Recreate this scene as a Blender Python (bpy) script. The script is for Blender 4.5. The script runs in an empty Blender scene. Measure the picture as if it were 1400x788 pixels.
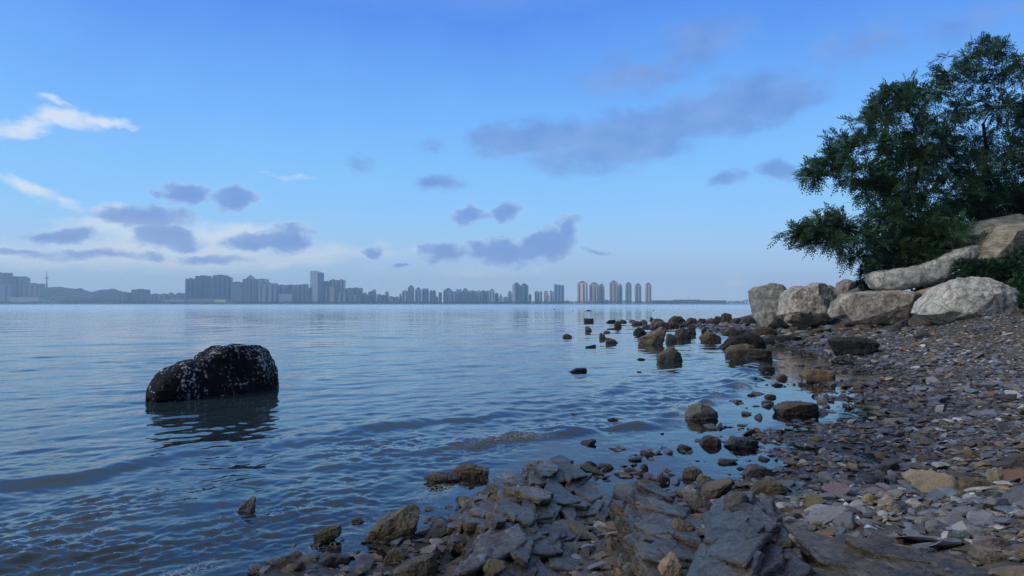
import bpy, math, random
import numpy as np
from mathutils import Vector, Matrix

random.seed(7)
RNG = np.random.default_rng(7)
sc = bpy.context.scene
COL = sc.collection
CAMZ = 1.5
F = 1000.0           # focal length in photo pixels (photo 1400 px wide)
HOR = 416.0          # horizon row

# ------------------------------------------------------------------ helpers
def link(o, parent=None):
    COL.objects.link(o)
    if parent is not None:
        o.parent = parent
    return o

def tag(o, label=None, cat=None, group=None, kind=None):
    if label: o['label'] = label
    if cat: o['category'] = cat
    if group: o['group'] = group
    if kind: o['kind'] = kind
    return o

def mesh_np(name, V, Fc, smooth=True):
    """V (n,3), Fc (m,k) with constant k"""
    me = bpy.data.meshes.new(name)
    V = np.ascontiguousarray(V, dtype=np.float32); Fc = np.ascontiguousarray(Fc, dtype=np.int32)
    m, k = Fc.shape
    me.vertices.add(len(V)); me.vertices.foreach_set('co', V.ravel())
    me.loops.add(m * k); me.loops.foreach_set('vertex_index', Fc.ravel())
    me.polygons.add(m)
    me.polygons.foreach_set('loop_start', np.arange(0, m * k, k, dtype=np.int32))
    me.polygons.foreach_set('loop_total', np.full(m, k, dtype=np.int32))
    me.polygons.foreach_set('use_smooth', np.full(m, smooth, dtype=bool))
    me.update(calc_edges=True)
    return me

def obj(name, me, mat=None, parent=None, loc=None):
    o = bpy.data.objects.new(name, me)
    if mat is not None and len(me.materials) == 0: me.materials.append(mat)
    link(o, parent)
    if loc is not None: o.location = loc
    return o

def empty(name, loc=(0, 0, 0), rz=0.0):
    o = bpy.data.objects.new(name, None); o.empty_display_size = .1
    link(o); o.location = loc; o.rotation_euler = (0, 0, rz)
    return o

class MB:
    """collects boxes, prisms and tubes into one mesh"""
    def __init__(s): s.v = []; s.f = []
    def poly_prism(s, pts, z0, z1, tops=None):
        n = len(pts); b = len(s.v)
        for x, y in pts: s.v.append((x, y, z0))
        for i, (x, y) in enumerate(pts): s.v.append((x, y, z1 if tops is None else tops[i]))
        for i in range(n):
            j = (i + 1) % n
            s.f.append((b + i, b + j, b + n + j, b + n + i))
        s.f.append(tuple(b + n + i for i in range(n)))
        s.f.append(tuple(b + i for i in reversed(range(n))))
    def box(s, x0, x1, y0, y1, z0, z1):
        s.poly_prism([(x0, y0), (x1, y0), (x1, y1), (x0, y1)], z0, z1)
    def tube(s, pts, rad, n=7, cap=True):
        pts = [Vector(p) for p in pts]; rings = []
        for i, p in enumerate(pts):
            d = (pts[min(i + 1, len(pts) - 1)] - pts[max(i - 1, 0)]).normalized()
            a = d.orthogonal().normalized(); c = d.cross(a)
            r = rad[i]; b = len(s.v)
            for k in range(n):
                t = 2 * math.pi * k / n
                s.v.append(tuple(p + a * (r * math.cos(t)) + c * (r * math.sin(t))))
            rings.append(b)
        for b0, b1 in zip(rings[:-1], rings[1:]):
            for k in range(n):
                s.f.append((b0 + k, b0 + (k + 1) % n, b1 + (k + 1) % n, b1 + k))
        if cap:
            s.f.append(tuple(rings[-1] + k for k in range(n)))
    def build(s, name, mat, parent=None, smooth=False):
        me = bpy.data.meshes.new(name); me.from_pydata(s.v, [], s.f)
        if smooth: me.polygons.foreach_set('use_smooth', [True] * len(me.polygons))
        me.update()
        return obj(name, me, mat, parent)

# ------------------------------------------------------------------ noise (perlin, numpy)
_P = np.random.default_rng(3).permutation(256).astype(np.int64)
_P = np.concatenate([_P, _P, _P])
_G = np.random.default_rng(4).normal(size=(256, 3)); _G /= np.linalg.norm(_G, axis=1)[:, None]
def perlin(p):
    p = np.asarray(p, dtype=np.float64)
    i = np.floor(p).astype(np.int64); f = p - i; i &= 255
    u = f * f * f * (f * (f * 6 - 15) + 10)
    out = 0
    for dx in (0, 1):
        wx = u[:, 0] if dx else 1 - u[:, 0]
        for dy in (0, 1):
            wy = u[:, 1] if dy else 1 - u[:, 1]
            for dz in (0, 1):
                wz = u[:, 2] if dz else 1 - u[:, 2]
                h = _P[_P[_P[(i[:, 0] + dx) & 255] + ((i[:, 1] + dy) & 255)] + ((i[:, 2] + dz) & 255)]
                g = _G[h]
                d = g[:, 0] * (f[:, 0] - dx) + g[:, 1] * (f[:, 1] - dy) + g[:, 2] * (f[:, 2] - dz)
                out = out + wx * wy * wz * d
    return out * 1.5
def fbm(p, oct=4, gain=.5, ridged=False):
    a = 1.0; s = 0; p = np.array(p, dtype=np.float64)
    for _ in range(oct):
        n = perlin(p)
        if ridged: n = .5 - np.abs(n)
        s = s + a * n; a *= gain; p = p * 2.03 + 17.3
    return s
def smooth(a, b, x):
    t = np.clip((x - a) / (b - a), 0, 1); return t * t * (3 - 2 * t)

# ------------------------------------------------------------------ terrain
SHORE = np.array([(-40, -60), (-9, -10), (-4.0, 0), (-1.75, 3.3), (-.85, 5.0), (-.05, 6.15), (1.0, 7.0), (1.9, 7.0), (3.1, 8.5), (4.5, 10.4),
                  (6.2, 14), (8.5, 20), (9.4, 25), (11.0, 32), (12.0, 42), (12.8, 52), (15.5, 62), (24, 74), (60, 90), (220, 130), (6000, 900)], float)
BANK = np.array([(13.3, 60), (13.9, 44), (14.7, 38.6), (15.0, 34.5), (15.2, 29.5), (16.1, 25.3), (18.5, 18), (20.5, 8), (22, -20), (30, -400)], float)
def signed_dist(x, y, L, left_positive=False):
    best = np.full(x.shape, 1e18); sg = np.ones(x.shape)
    for (ax, ay), (bx, by) in zip(L[:-1], L[1:]):
        dx, dy = bx - ax, by - ay; l2 = dx * dx + dy * dy
        t = np.clip(((x - ax) * dx + (y - ay) * dy) / l2, 0, 1)
        qx, qy = ax + t * dx - x, ay + t * dy - y
        d2 = qx * qx + qy * qy
        cr = dx * (y - ay) - dy * (x - ax)
        m = d2 < best - 1e-9
        best = np.where(m, d2, best); sg = np.where(m, np.where(cr > 0, -1.0, 1.0), sg)
    d = np.sqrt(best) * sg
    return -d if left_positive else d
def shore_s(x, y): return signed_dist(x, y, SHORE)
def bank_b(x, y): return signed_dist(x, y, BANK, True)
PS = np.array([-400, -40, -8, -1.6, 0, 1.4, 3, 6, 8, 14, 60, 6000], float)
PZ = np.array([-3, -3, -.75, -.035, -.014, .035, .28, 1.0, 1.15, 1.35, 2.5, 3.0], float)
def terrain(x, y, detail=True):
    x = np.asarray(x, float); y = np.asarray(y, float)
    s = shore_s(x, y)
    z = np.interp(s, PS, PZ)
    z = z - smooth(.4, -.6, x) * smooth(9, 7, y) * np.clip(-s - .1, 0, 1.3) * .10
    b = bank_b(x, y)
    taper = 1 - smooth(29.5, 39.5, y)
    z = z + np.clip(b - .2, 0, 7) * .50 * taper
    if detail:
        P = np.stack([x, y, np.zeros_like(x)], 1)
        far = np.clip(np.hypot(x, y) / 400, 0, 1)
        z = z + (1 - far) * (fbm(P * .55, 3) * .06 * smooth(-3, 2, s) + fbm(P * 2.1 + 9, 3) * .022)
    return z
LEDGES = []
def ground_z(x, y):
    z = terrain(x, y)
    for c, rad, Zg in LEDGES:
        dx, dy = x - c[0], y - c[1]; th = np.arctan2(dy, dx); r = np.hypot(dx, dy) / rad(th)
        nr, na = Zg.shape
        i = np.clip(((r - .004) / (1.12 - .004) * (nr - 1)).astype(int), 0, nr - 1); j = ((th + math.pi) / (2 * math.pi) * na).astype(int) % na
        z = np.where(r < 1.1, np.maximum(z, Zg[i, j]), z)
    return z
def T1(x, y):
    return float(ground_z(np.array([x], float), np.array([y], float))[0])
def X(px, Y): return (px - 700) / F * Y
def Z(py, Y): return CAMZ + (HOR - py) / F * Y
def hit(px, py, floor=-.02):
    """distance Y where the view ray through a photo pixel meets the beach or the water"""
    Ys = np.geomspace(1.5, 120, 900)
    xs = (px - 700) / F * Ys
    zr = CAMZ + (HOR - py) / F * Ys
    zt = np.maximum(ground_z(xs, Ys), floor)
    k = np.nonzero(zr <= zt)[0]
    return float(Ys[k[0]]) if len(k) else 110.0

# ------------------------------------------------------------------ materials
def nodes(name):
    m = bpy.data.materials.new(name); m.use_nodes = True
    nt = m.node_tree; nt.nodes.clear()
    return m, nt, nt.nodes.new, nt.links.new
def ramp(nt, stops, interp='LINEAR'):
    r = nt.nodes.new('ShaderNodeValToRGB'); r.color_ramp.interpolation = interp
    e = r.color_ramp.elements
    while len(e) < len(stops): e.new(.5)
    for k, (p, c) in enumerate(stops):
        e[k].position = p; e[k].color = (*c, 1) if len(c) == 3 else c
    return r
def g3(v): return (v, v, v)
def rock_mat(name, cols, scale=1.0, rough=.8, bump=.5, tint=None, spots=0, wet=True, strata=None, cracks=.5, wet_top=.16, bump_d=.06, spec=.22):
    """procedural stone: mottled colour, grain, cracks, a wet tide band near the water"""
    m, nt, N, Lk = nodes(name)
    out = N('ShaderNodeOutputMaterial'); bs = N('ShaderNodeBsdfPrincipled'); Lk(bs.outputs[0], out.inputs[0])
    tc = N('ShaderNodeTexCoord'); oi = N('ShaderNodeObjectInfo')
    add = N('ShaderNodeVectorMath'); add.operation = 'ADD'
    Lk(tc.outputs['Object'], add.inputs[0])
    rs = N('ShaderNodeMath'); rs.operation = 'MULTIPLY'; rs.inputs[1].default_value = 37.0
    Lk(oi.outputs['Random'], rs.inputs[0]); Lk(rs.outputs[0], add.inputs[1])
    vec = add.outputs[0]
    n1 = N('ShaderNodeTexNoise'); n1.inputs['Scale'].default_value = 2.2 * scale; n1.inputs['Detail'].default_value = 9; n1.inputs['Roughness'].default_value = .68
    Lk(vec, n1.inputs['Vector'])
    n2 = N('ShaderNodeTexNoise'); n2.inputs['Scale'].default_value = 14 * scale; n2.inputs['Detail'].default_value = 6; n2.inputs['Roughness'].default_value = .7
    Lk(vec, n2.inputs['Vector'])
    mp = N('ShaderNodeMapping'); Lk(vec, mp.inputs['Vector'])
    if strata:
        mp.inputs['Rotation'].default_value = strata[0]; mp.inputs['Scale'].default_value = strata[1]
    n3 = N('ShaderNodeTexNoise'); n3.inputs['Scale'].default_value = 5 * scale; n3.inputs['Detail'].default_value = 5
    Lk(mp.outputs[0], n3.inputs['Vector'])
    cr = ramp(nt, [(.32, cols[0]), (.5, cols[1]), (.68, cols[2])]); Lk(n1.outputs[0], cr.inputs[0])
    # fine speckle
    sp = ramp(nt, [(.3, g3(.62)), (.5, g3(1.0)), (.72, g3(1.35))]); Lk(n2.outputs[0], sp.inputs[0])
    mul = N('ShaderNodeMix'); mul.data_type = 'RGBA'; mul.blend_type = 'MULTIPLY'; mul.inputs[0].default_value = .8
    Lk(cr.outputs[0], mul.inputs[6]); Lk(sp.outputs[0], mul.inputs[7])
    colr = mul.outputs[2]
    if tint == 'object':
        m2 = N('ShaderNodeMix'); m2.data_type = 'RGBA'; m2.blend_type = 'MULTIPLY'; m2.inputs[0].default_value = 1
        Lk(colr, m2.inputs[6]); Lk(oi.outputs['Color'], m2.inputs[7]); colr = m2.outputs[2]
    elif tint == 'attr':
        at = N('ShaderNodeAttribute'); at.attribute_name = 'tint'
        m2 = N('ShaderNodeMix'); m2.data_type = 'RGBA'; m2.blend_type = 'MULTIPLY'; m2.inputs[0].default_value = 1
        Lk(colr, m2.inputs[6]); Lk(at.outputs['Color'], m2.inputs[7]); colr = m2.outputs[2]
    if strata:
        st = ramp(nt, [(.36, g3(.55)), (.5, g3(1)), (.62, g3(1.25))]); Lk(n3.outputs[0], st.inputs[0])
        m3 = N('ShaderNodeMix'); m3.data_type = 'RGBA'; m3.blend_type = 'MULTIPLY'; m3.inputs[0].default_value = .8
        Lk(colr, m3.inputs[6]); Lk(st.outputs[0], m3.inputs[7]); colr = m3.outputs[2]
    if spots:
        vo = N('ShaderNodeTexNoise'); vo.inputs['Scale'].default_value = 19; vo.inputs['Detail'].default_value = 2.5; vo.inputs['Distortion'].default_value = .6
        Lk(vec, vo.inputs['Vector'])
        cl = N('ShaderNodeTexNoise'); cl.inputs['Scale'].default_value = 1.9; cl.inputs['Detail'].default_value = 3; Lk(vec, cl.inputs['Vector'])
        thr = ramp(nt, [(.32, g3(.74)), (.56, g3(spots))]); Lk(cl.outputs[0], thr.inputs[0])
        ls = N('ShaderNodeMath'); ls.operation = 'GREATER_THAN'; Lk(vo.outputs[0], ls.inputs[0]); Lk(thr.outputs[0], ls.inputs[1])
        m4 = N('ShaderNodeMix'); m4.data_type = 'RGBA'; m4.inputs[7].default_value = (.34, .37, .37, 1)
        Lk(ls.outputs[0], m4.inputs[0]); Lk(colr, m4.inputs[6]); colr = m4.outputs[2]
    roughout = None
    if wet:
        ge = N('ShaderNodeNewGeometry'); sx = N('ShaderNodeSeparateXYZ'); Lk(ge.outputs['Position'], sx.inputs[0])
        nz = N('ShaderNodeTexNoise'); nz.inputs['Scale'].default_value = 1.7; Lk(ge.outputs['Position'], nz.inputs['Vector'])
        ma = N('ShaderNodeMath'); ma.operation = 'MULTIPLY_ADD'; ma.inputs[1].default_value = -.22; ma.inputs[2].default_value = .11
        Lk(nz.outputs[0], ma.inputs[0])
        za = N('ShaderNodeMath'); za.operation = 'ADD'; Lk(sx.outputs['Z'], za.inputs[0]); Lk(ma.outputs[0], za.inputs[1])
        mr = N('ShaderNodeMapRange'); mr.inputs[1].default_value = .02; mr.inputs[2].default_value = wet_top; mr.inputs[3].default_value = 1; mr.inputs[4].default_value = 0
        Lk(za.outputs[0], mr.inputs[0])
        m5 = N('ShaderNodeMix'); m5.data_type = 'RGBA'; m5.blend_type = 'MULTIPLY'; m5.inputs[7].default_value = (.5, .5, .5, 1)
        Lk(mr.outputs[0], m5.inputs[0]); Lk(colr, m5.inputs[6]); colr = m5.outputs[2]
        rr = N('ShaderNodeMapRange'); rr.inputs[3].default_value = rough; rr.inputs[4].default_value = .28
        Lk(mr.outputs[0], rr.inputs[0]); roughout = rr.outputs[0]
    Lk(colr, bs.inputs['Base Color'])
    if roughout: Lk(roughout, bs.inputs['Roughness'])
    else: bs.inputs['Roughness'].default_value = rough
    bs.inputs['Specular IOR Level'].default_value = spec
    # bump: grain + cracks
    hsum = N('ShaderNodeMath'); hsum.operation = 'ADD'; Lk(n1.outputs[0], hsum.inputs[0])
    h2 = N('ShaderNodeMath'); h2.operation = 'MULTIPLY'; h2.inputs[1].default_value = .35; Lk(n2.outputs[0], h2.inputs[0]); Lk(h2.outputs[0], hsum.inputs[1])
    hh = hsum.outputs[0]
    if strata:
        h3 = N('ShaderNodeMath'); h3.operation = 'MULTIPLY_ADD'; h3.inputs[1].default_value = .9
        Lk(n3.outputs[0], h3.inputs[0]); Lk(hh, h3.inputs[2]); hh = h3.outputs[0]
    if cracks:
        vc = N('ShaderNodeTexVoronoi'); vc.feature = 'DISTANCE_TO_EDGE'; vc.inputs['Scale'].default_value = 1.5 * scale
        wv = N('ShaderNodeVectorMath'); wv.operation = 'MULTIPLY_ADD'; wv.inputs[1].default_value = (.5, .5, .5)
        Lk(n1.outputs['Color'], wv.inputs[0]); Lk(vec, wv.inputs[2]); Lk(wv.outputs[0], vc.inputs['Vector'])
        ck = ramp(nt, [(0, g3(0)), (.035, g3(1))]); Lk(vc.outputs['Distance'], ck.inputs[0])
        h4 = N('ShaderNodeMath'); h4.operation = 'MULTIPLY_ADD'; h4.inputs[1].default_value = cracks * .3
        Lk(ck.outputs[0], h4.inputs[0]); Lk(hh, h4.inputs[2]); hh = h4.outputs[0]
    bp = N('ShaderNodeBump'); bp.inputs['Strength'].default_value = bump; bp.inputs['Distance'].default_value = bump_d
    Lk(hh, bp.inputs['Height']); Lk(bp.outputs[0], bs.inputs['Normal'])
    return m

M = {}
M['boulder'] = rock_mat('weathered_granite', [(.15, .15, .147), (.335, .337, .33), (.51, .51, .505)], 1.3, .85, 1.0, tint='object', wet=False, bump_d=.10, cracks=.8)
M['slabstone'] = rock_mat('weathered_slab', [(.15, .15, .13), (.24, .235, .20), (.34, .33, .29)], .8, .85, .5, tint='object', wet=False, strata=((0, .35, 0), (.5, 1, 3.5)), bump_d=.08)
M['black'] = rock_mat('black_barnacle_rock', [(.004, .0045, .005), (.009, .010, .011), (.022, .024, .025)], 1.6, .5, 1.0, spots=.55, wet=True, wet_top=.1, bump_d=.09, spec=.12)
M['shore'] = rock_mat('shore_rock', [(.10, .095, .09), (.19, .18, .165), (.29, .275, .25)], 2.5, .75, .6, tint='object', wet=True, bump_d=.05)
M['ledge'] = rock_mat('slate_ledge', [(.06, .06, .058), (.10, .098, .094), (.15, .147, .14)], 3.0, .33, .8, tint='attr', wet=True, cracks=.9, bump_d=.022, wet_top=.3, spec=.5, strata=((0, .12, 0), (1.2, 1.2, 9)))
M['stone'] = rock_mat('shingle_stone', [(.55, .55, .55), (.85, .85, .85), (1.1, 1.1, 1.1)], 7, .6, .45, tint='object', wet=True, cracks=0, bump_d=.02, wet_top=.2)
M['chips'] = rock_mat('shingle', [(.55, .55, .55), (.85, .85, .85), (1.1, 1.1, 1.1)], 5, .62, .4, tint='attr', wet=True, cracks=0, bump_d=.02, wet_top=.2)
M['ground'] = rock_mat('gritty_beach', [(.045, .04, .034), (.08, .072, .062), (.12, .108, .092)], 4, .8, .7, wet=True, cracks=0, bump_d=.03)

def plain(name, col, rough=.7, spec=.3, metal=0):
    m, nt, N, Lk = nodes(name)
    out = N('ShaderNodeOutputMaterial'); bs = N('ShaderNodeBsdfPrincipled'); Lk(bs.outputs[0], out.inputs[0])
    tc = N('ShaderNodeTexCoord'); n = N('ShaderNodeTexNoise'); n.inputs['Scale'].default_value = .35; n.inputs['Detail'].default_value = 4
    Lk(tc.outputs['Object'], n.inputs['Vector'])
    r = ramp(nt, [(.3, tuple(c * .82 for c in col)), (.7, tuple(min(1, c * 1.12) for c in col))]); Lk(n.outputs[0], r.inputs[0])
    Lk(r.outputs[0], bs.inputs['Base Color'])
    bs.inputs['Roughness'].default_value = rough; bs.inputs['Specular IOR Level'].default_value = spec; bs.inputs['Metallic'].default_value = metal
    return m
def facade(name, wall, win, storey=3.3, bay=4.2, mixv=.6):
    """storey bands and window bays on a far facade (real-size pattern in object space)"""
    m, nt, N, Lk = nodes(name)
    out = N('ShaderNodeOutputMaterial'); bs = N('ShaderNodeBsdfPrincipled'); Lk(bs.outputs[0], out.inputs[0])
    tc = N('ShaderNodeTexCoord'); sx = N('ShaderNodeSeparateXYZ'); Lk(tc.outputs['Object'], sx.inputs[0])
    def frac(sock, period, thr):
        d = N('ShaderNodeMath'); d.operation = 'DIVIDE'; d.inputs[1].default_value = period; Lk(sock, d.inputs[0])
        f = N('ShaderNodeMath'); f.operation = 'FRACT'; Lk(d.outputs[0], f.inputs[0])
        g = N('ShaderNodeMath'); g.operation = 'GREATER_THAN'; g.inputs[1].default_value = thr; Lk(f.outputs[0], g.inputs[0])
        return g.outputs[0]
    ad = N('ShaderNodeMath'); ad.operation = 'ADD'; Lk(sx.outputs['X'], ad.inputs[0]); Lk(sx.outputs['Y'], ad.inputs[1])
    a = frac(sx.outputs['Z'], storey, .42); b = frac(ad.outputs[0], bay, .3)
    mm = N('ShaderNodeMath'); mm.operation = 'MULTIPLY'; Lk(a, mm.inputs[0]); Lk(b, mm.inputs[1])
    m2 = N('ShaderNodeMath'); m2.operation = 'MULTIPLY'; m2.inputs[1].default_value = mixv; Lk(mm.outputs[0], m2.inputs[0])
    mx = N('ShaderNodeMix'); mx.data_type = 'RGBA'; mx.inputs[6].default_value = (*wall, 1); mx.inputs[7].default_value = (*win, 1)
    Lk(m2.outputs[0], mx.inputs[0])
    oi = N('ShaderNodeObjectInfo'); rv = N('ShaderNodeMapRange'); rv.inputs[3].default_value = .6; rv.inputs[4].default_value = 1.45; Lk(oi.outputs['Random'], rv.inputs[0])
    sv = N('ShaderNodeVectorMath'); sv.operation = 'SCALE'; Lk(mx.outputs[2], sv.inputs[0]); Lk(rv.outputs[0], sv.inputs['Scale']); Lk(sv.outputs[0], bs.inputs['Base Color'])
    bs.inputs['Roughness'].default_value = .55
    return m
M['glass'] = facade('dark_glass_facade', (.10, .15, .25), (.06, .09, .16), 4.0, 5.0)
M['grey'] = facade('grey_facade', (.22, .27, .35), (.09, .12, .17))
M['pale'] = facade('pale_facade', (.44, .48, .55), (.17, .20, .26))
M['beige'] = facade('beige_facade', (.66, .52, .37), (.26, .21, .16))
M['blue'] = facade('blue_facade', (.03, .08, .2), (.02, .05, .12))
M['bay'] = facade('window_bay', (.07, .075, .09), (.03, .035, .05), 3.3, 50, .8)
M['white'] = plain('white_paint', (.75, .75, .73), .5)
M['roof'] = plain('roof_grey', (.11, .10, .10), .8)
M['brownroof'] = plain('roof_brown', (.16, .11, .08), .8)
M['steel'] = plain('painted_steel', (.25, .27, .28), .5)
M['orange'] = plain('orange_plastic', (.6, .12, .04), .4)
M['rubber'] = plain('black_plastic', (.015, .015, .016), .5)
M['far_land'] = plain('far_embankment', (.20, .20, .17), .9)
M['hill'] = plain('wooded_hill', (.035, .06, .035), .9)
M['far_wood'] = plain('far_foliage', (.02, .04, .022), .9)

def leaf_mat(name, c0, c1, trans=.25):
    m, nt, N, Lk = nodes(name)
    out = N('ShaderNodeOutputMaterial'); d = N('ShaderNodeBsdfPrincipled'); t = N('ShaderNodeBsdfTranslucent'); mx = N('ShaderNodeMixShader')
    at = N('ShaderNodeAttribute'); at.attribute_name = 'tint'
    r = ramp(nt, [(0, c0), (1, c1)]); Lk(at.outputs['Fac'], r.inputs[0])
    Lk(r.outputs[0], d.inputs['Base Color']); Lk(r.outputs[0], t.inputs['Color'])
    d.inputs['Roughness'].default_value = .55; d.inputs['Specular IOR Level'].default_value = .3
    mx.inputs[0].default_value = trans
    Lk(d.outputs[0], mx.inputs[1]); Lk(t.outputs[0], mx.inputs[2]); Lk(mx.outputs[0], out.inputs[0])
    return m
M['leaf'] = leaf_mat('locust_leaves', (.022, .06, .034), (.085, .18, .075), .4)
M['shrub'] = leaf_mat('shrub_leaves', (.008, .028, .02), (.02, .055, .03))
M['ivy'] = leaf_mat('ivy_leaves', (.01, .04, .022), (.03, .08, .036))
M['bark'] = rock_mat('bark', [(.02, .018, .014), (.04, .035, .028), (.07, .06, .05)], 3, .9, .8, wet=False, cracks=0)

# ------------------------------------------------------------------ ground sheet
def polar(r0, r1, step, a0, a1, n, closed):
    R = [r0]
    while R[-1] < r1: R.append(R[-1] * (1 + step))
    R = np.array(R); A = np.linspace(a0, a1, n, endpoint=not closed)
    rr, aa = np.meshgrid(R, A, indexing='ij')
    x = (rr * np.sin(aa)).ravel(); y = (rr * np.cos(aa)).ravel()
    nr, na = len(R), n
    i = np.arange(nr - 1)[:, None]; j = np.arange(na if closed else na - 1)[None, :]
    j2 = (j + 1) % na
    Fc = np.stack([(i * na + j), (i * na + j2), ((i + 1) * na + j2), ((i + 1) * na + j)], -1).reshape(-1, 4)
    return x, y, Fc[:, ::-1], R
gx, gy, gF, _ = polar(.25, 5400, .03, -math.pi, math.pi, 720, True)
gz = terrain(gx, gy)
ground = obj('ground', mesh_np('ground', np.stack([gx, gy, gz], 1), gF), M['ground'])
tag(ground, 'gritty dark beach running down under the shallow water', kind='structure')

# ------------------------------------------------------------------ sea
def sea():
    parts = []; off = 0; Vs = []; Fs = []; Ds = []
    rng = np.random.default_rng(21)
    NW = 90
    lam = np.geomspace(.11, 5.0, NW); k = 2 * np.pi / lam
    th = math.radians(-50) + rng.normal(0, 1, NW) * np.interp(np.log(lam), [math.log(.11), math.log(5)], [.85, .28])
    slope = np.interp(np.log(lam), np.log([.11, .3, .8, 2.0, 5]), [.012, .012, .008, .0055, .0045])
    amp = slope / k; ph = rng.uniform(0, 2 * np.pi, NW)
    def heights(x, y, cell):
        s = shore_s(x, y)
        P = np.stack([x, y, np.zeros_like(x)], 1)
        wob = fbm(P * .7, 2) * .35
        lft = smooth(.5, -.5, x) * smooth(9, 7, y)
        env = .10 + .90 * smooth(-1.0, -2.2, s + wob - lft * 1.1)
        pat = 1 + .55 * fbm(P * .16 + 3, 2)
        shorter = 1 + 1.2 * np.exp(-((s + 2.6) / 2.0) ** 2)          # chop steepens over the shallows
        z = np.zeros_like(x)
        wx = x + fbm(P * .9 + 40, 2) * .10; wy = y + fbm(P * .9 + 80, 2) * .10
        for i in range(NW):
            w = np.clip((lam[i] / cell - 2.5) / 2.5, 0, 1)
            if w.max() <= 0: continue
            a = k[i] * (wx * math.cos(th[i]) + wy * math.sin(th[i])) + ph[i]
            sn = np.sin(a)
            z += w * amp[i] * (sn + .25 * (sn * sn - .5)) * (shorter if lam[i] < .7 else 1)
        z *= env * pat
        z += .085 * np.exp(-((s + wob + 1.65) / .22) ** 2) * (0.6 + fbm(P * 1.3 + 5, 2)) * smooth(80, 30, np.hypot(x, y)) * (1 - .6 * lft)
        z += .050 * np.exp(-((s + wob * 1.5 + 3.3) / .30) ** 2) * (0.5 + fbm(P * .6 + 15, 2)) * smooth(40, 20, np.hypot(x, y))
        Q = P * (5.0, 8.0, 1) + fbm(P * 1.5, 2)[:, None] * .8
        near = smooth(24, 8, np.hypot(x, y)) * env * (.15 + 1.5 * np.exp(-((s + 1.5) / 1.3) ** 2) + .5 * lft)
        along = (x * .57 + y * .82); acr = (x * .82 - y * .57)          # ripples drawn out along the shore
        Q2 = np.stack([along * 4.5, acr * 12.0, 0 * x], 1) + fbm(P * 2.2 + 9, 2)[:, None] * .9
        pt = np.clip(.55 + 1.3 * fbm(P * .55 + 21, 3), .12, 1.5)
        z += near * pt * (.010 * fbm(Q, 3, .6, True) + .0085 * fbm(Q2 + 3, 3, .55))
        return z, s
    # three abutting sectors share their border rows in angle: front fine, sides coarser
    A = np.concatenate([np.linspace(-2.0, -.80, 160, endpoint=False), np.linspace(-.80, .72, 470, endpoint=False), np.linspace(.72, 1.7, 110)])
    R = [1.6]
    while R[-1] < 6.0e3:
        r = R[-1]
        R.append(r * (1 + (.0042 if r < 25 else .008 if r < 120 else .02 if r < 500 else .08)))
    R = np.array(R)
    rr, aa = np.meshgrid(R, A, indexing='ij')
    x = (rr * np.sin(aa)).ravel(); y = (rr * np.cos(aa)).ravel()
    dR = np.gradient(R); dA = np.gradient(A)
    cell = np.maximum(np.repeat(dR[:, None], len(A), 1), rr * dA[None, :]).ravel()
    z, s = heights(x, y, cell)
    depth = np.clip(z - terrain(x, y), 0, 3)
    nr, na = len(R), len(A)
    i = np.arange(nr - 1)[:, None]; j = np.arange(na - 1)[None, :]
    Fc = np.stack([i * na + j, (i + 1) * na + j, (i + 1) * na + j + 1, i * na + j + 1], -1).reshape(-1, 4)
    Fc = Fc[:, ::-1]
    # drop the faces lying deep below the beach
    keep = (s < 4.5)[Fc].any(1)
    Fc = Fc[keep]
    me = mesh_np('water', np.stack([x, y, z], 1), Fc)
    at = me.attributes.new('depth', 'FLOAT', 'POINT'); at.data.foreach_set('value', depth.astype(np.float32))
    at = me.attributes.new('ruffle', 'FLOAT', 'POINT')      # wind-ruffled water farther from the sheltered beach
    at.data.foreach_set('value', np.interp(np.clip(-s, 0, None), [0, 4, 20, 80, 300, 2000], [.04, .04, .07, .12, .19, .26]).astype(np.float32))
    P = np.stack([x, y, np.zeros_like(x)], 1); wob = fbm(P * .7, 2) * .35; lf = smooth(.5, -.5, x) * smooth(9, 7, y)
    foam = np.exp(-((s + wob + 1.52) / .13) ** 2) * smooth(22, 12, y) * (1 - lf) + .8 * np.exp(-((s + wob + .25) / .16) ** 2) * lf
    foam = foam * smooth(-.15, .35, fbm(P * 1.1 + 7, 2))
    at = me.attributes.new('foam', 'FLOAT', 'POINT'); at.data.foreach_set('value', foam.astype(np.float32))
    m, nt, N, Lk = nodes('sea_water')
    out = N('ShaderNodeOutputMaterial')
    tc = N('ShaderNodeTexCoord')
    mp = N('ShaderNodeMapping'); mp.inputs['Rotation'].default_value = (0, 0, math.radians(40)); mp.inputs['Scale'].default_value = (1.0, .45, 1)
    Lk(tc.outputs['Object'], mp.inputs[0])
    a = N('ShaderNodeTexNoise'); a.inputs['Scale'].default_value = 7; a.inputs['Detail'].default_value = 4; a.inputs['Roughness'].default_value = .55; a.inputs['Distortion'].default_value = .5
    Lk(mp.outputs[0], a.inputs['Vector'])
    mp2 = N('ShaderNodeMapping'); mp2.inputs['Rotation'].default_value = (0, 0, math.radians(25)); mp2.inputs['Scale'].default_value = (1.0, .4, 1)
    Lk(tc.outputs['Object'], mp2.inputs[0])
    b = N('ShaderNodeTexNoise'); b.inputs['Scale'].default_value = 1.1; b.inputs['Detail'].default_value = 4; b.inputs['Roughness'].default_value = .5
    Lk(mp2.outputs[0], b.inputs['Vector'])
    # wind patches, tens of metres long: calm and rough water
    mp3 = N('ShaderNodeMapping'); mp3.inputs['Scale'].default_value = (.015, .05, 1); Lk(tc.outputs['Object'], mp3.inputs[0])
    c = N('ShaderNodeTexNoise'); c.inputs['Scale'].default_value = 1; c.inputs['Detail'].default_value = 4; Lk(mp3.outputs[0], c.inputs['Vector'])
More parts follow.
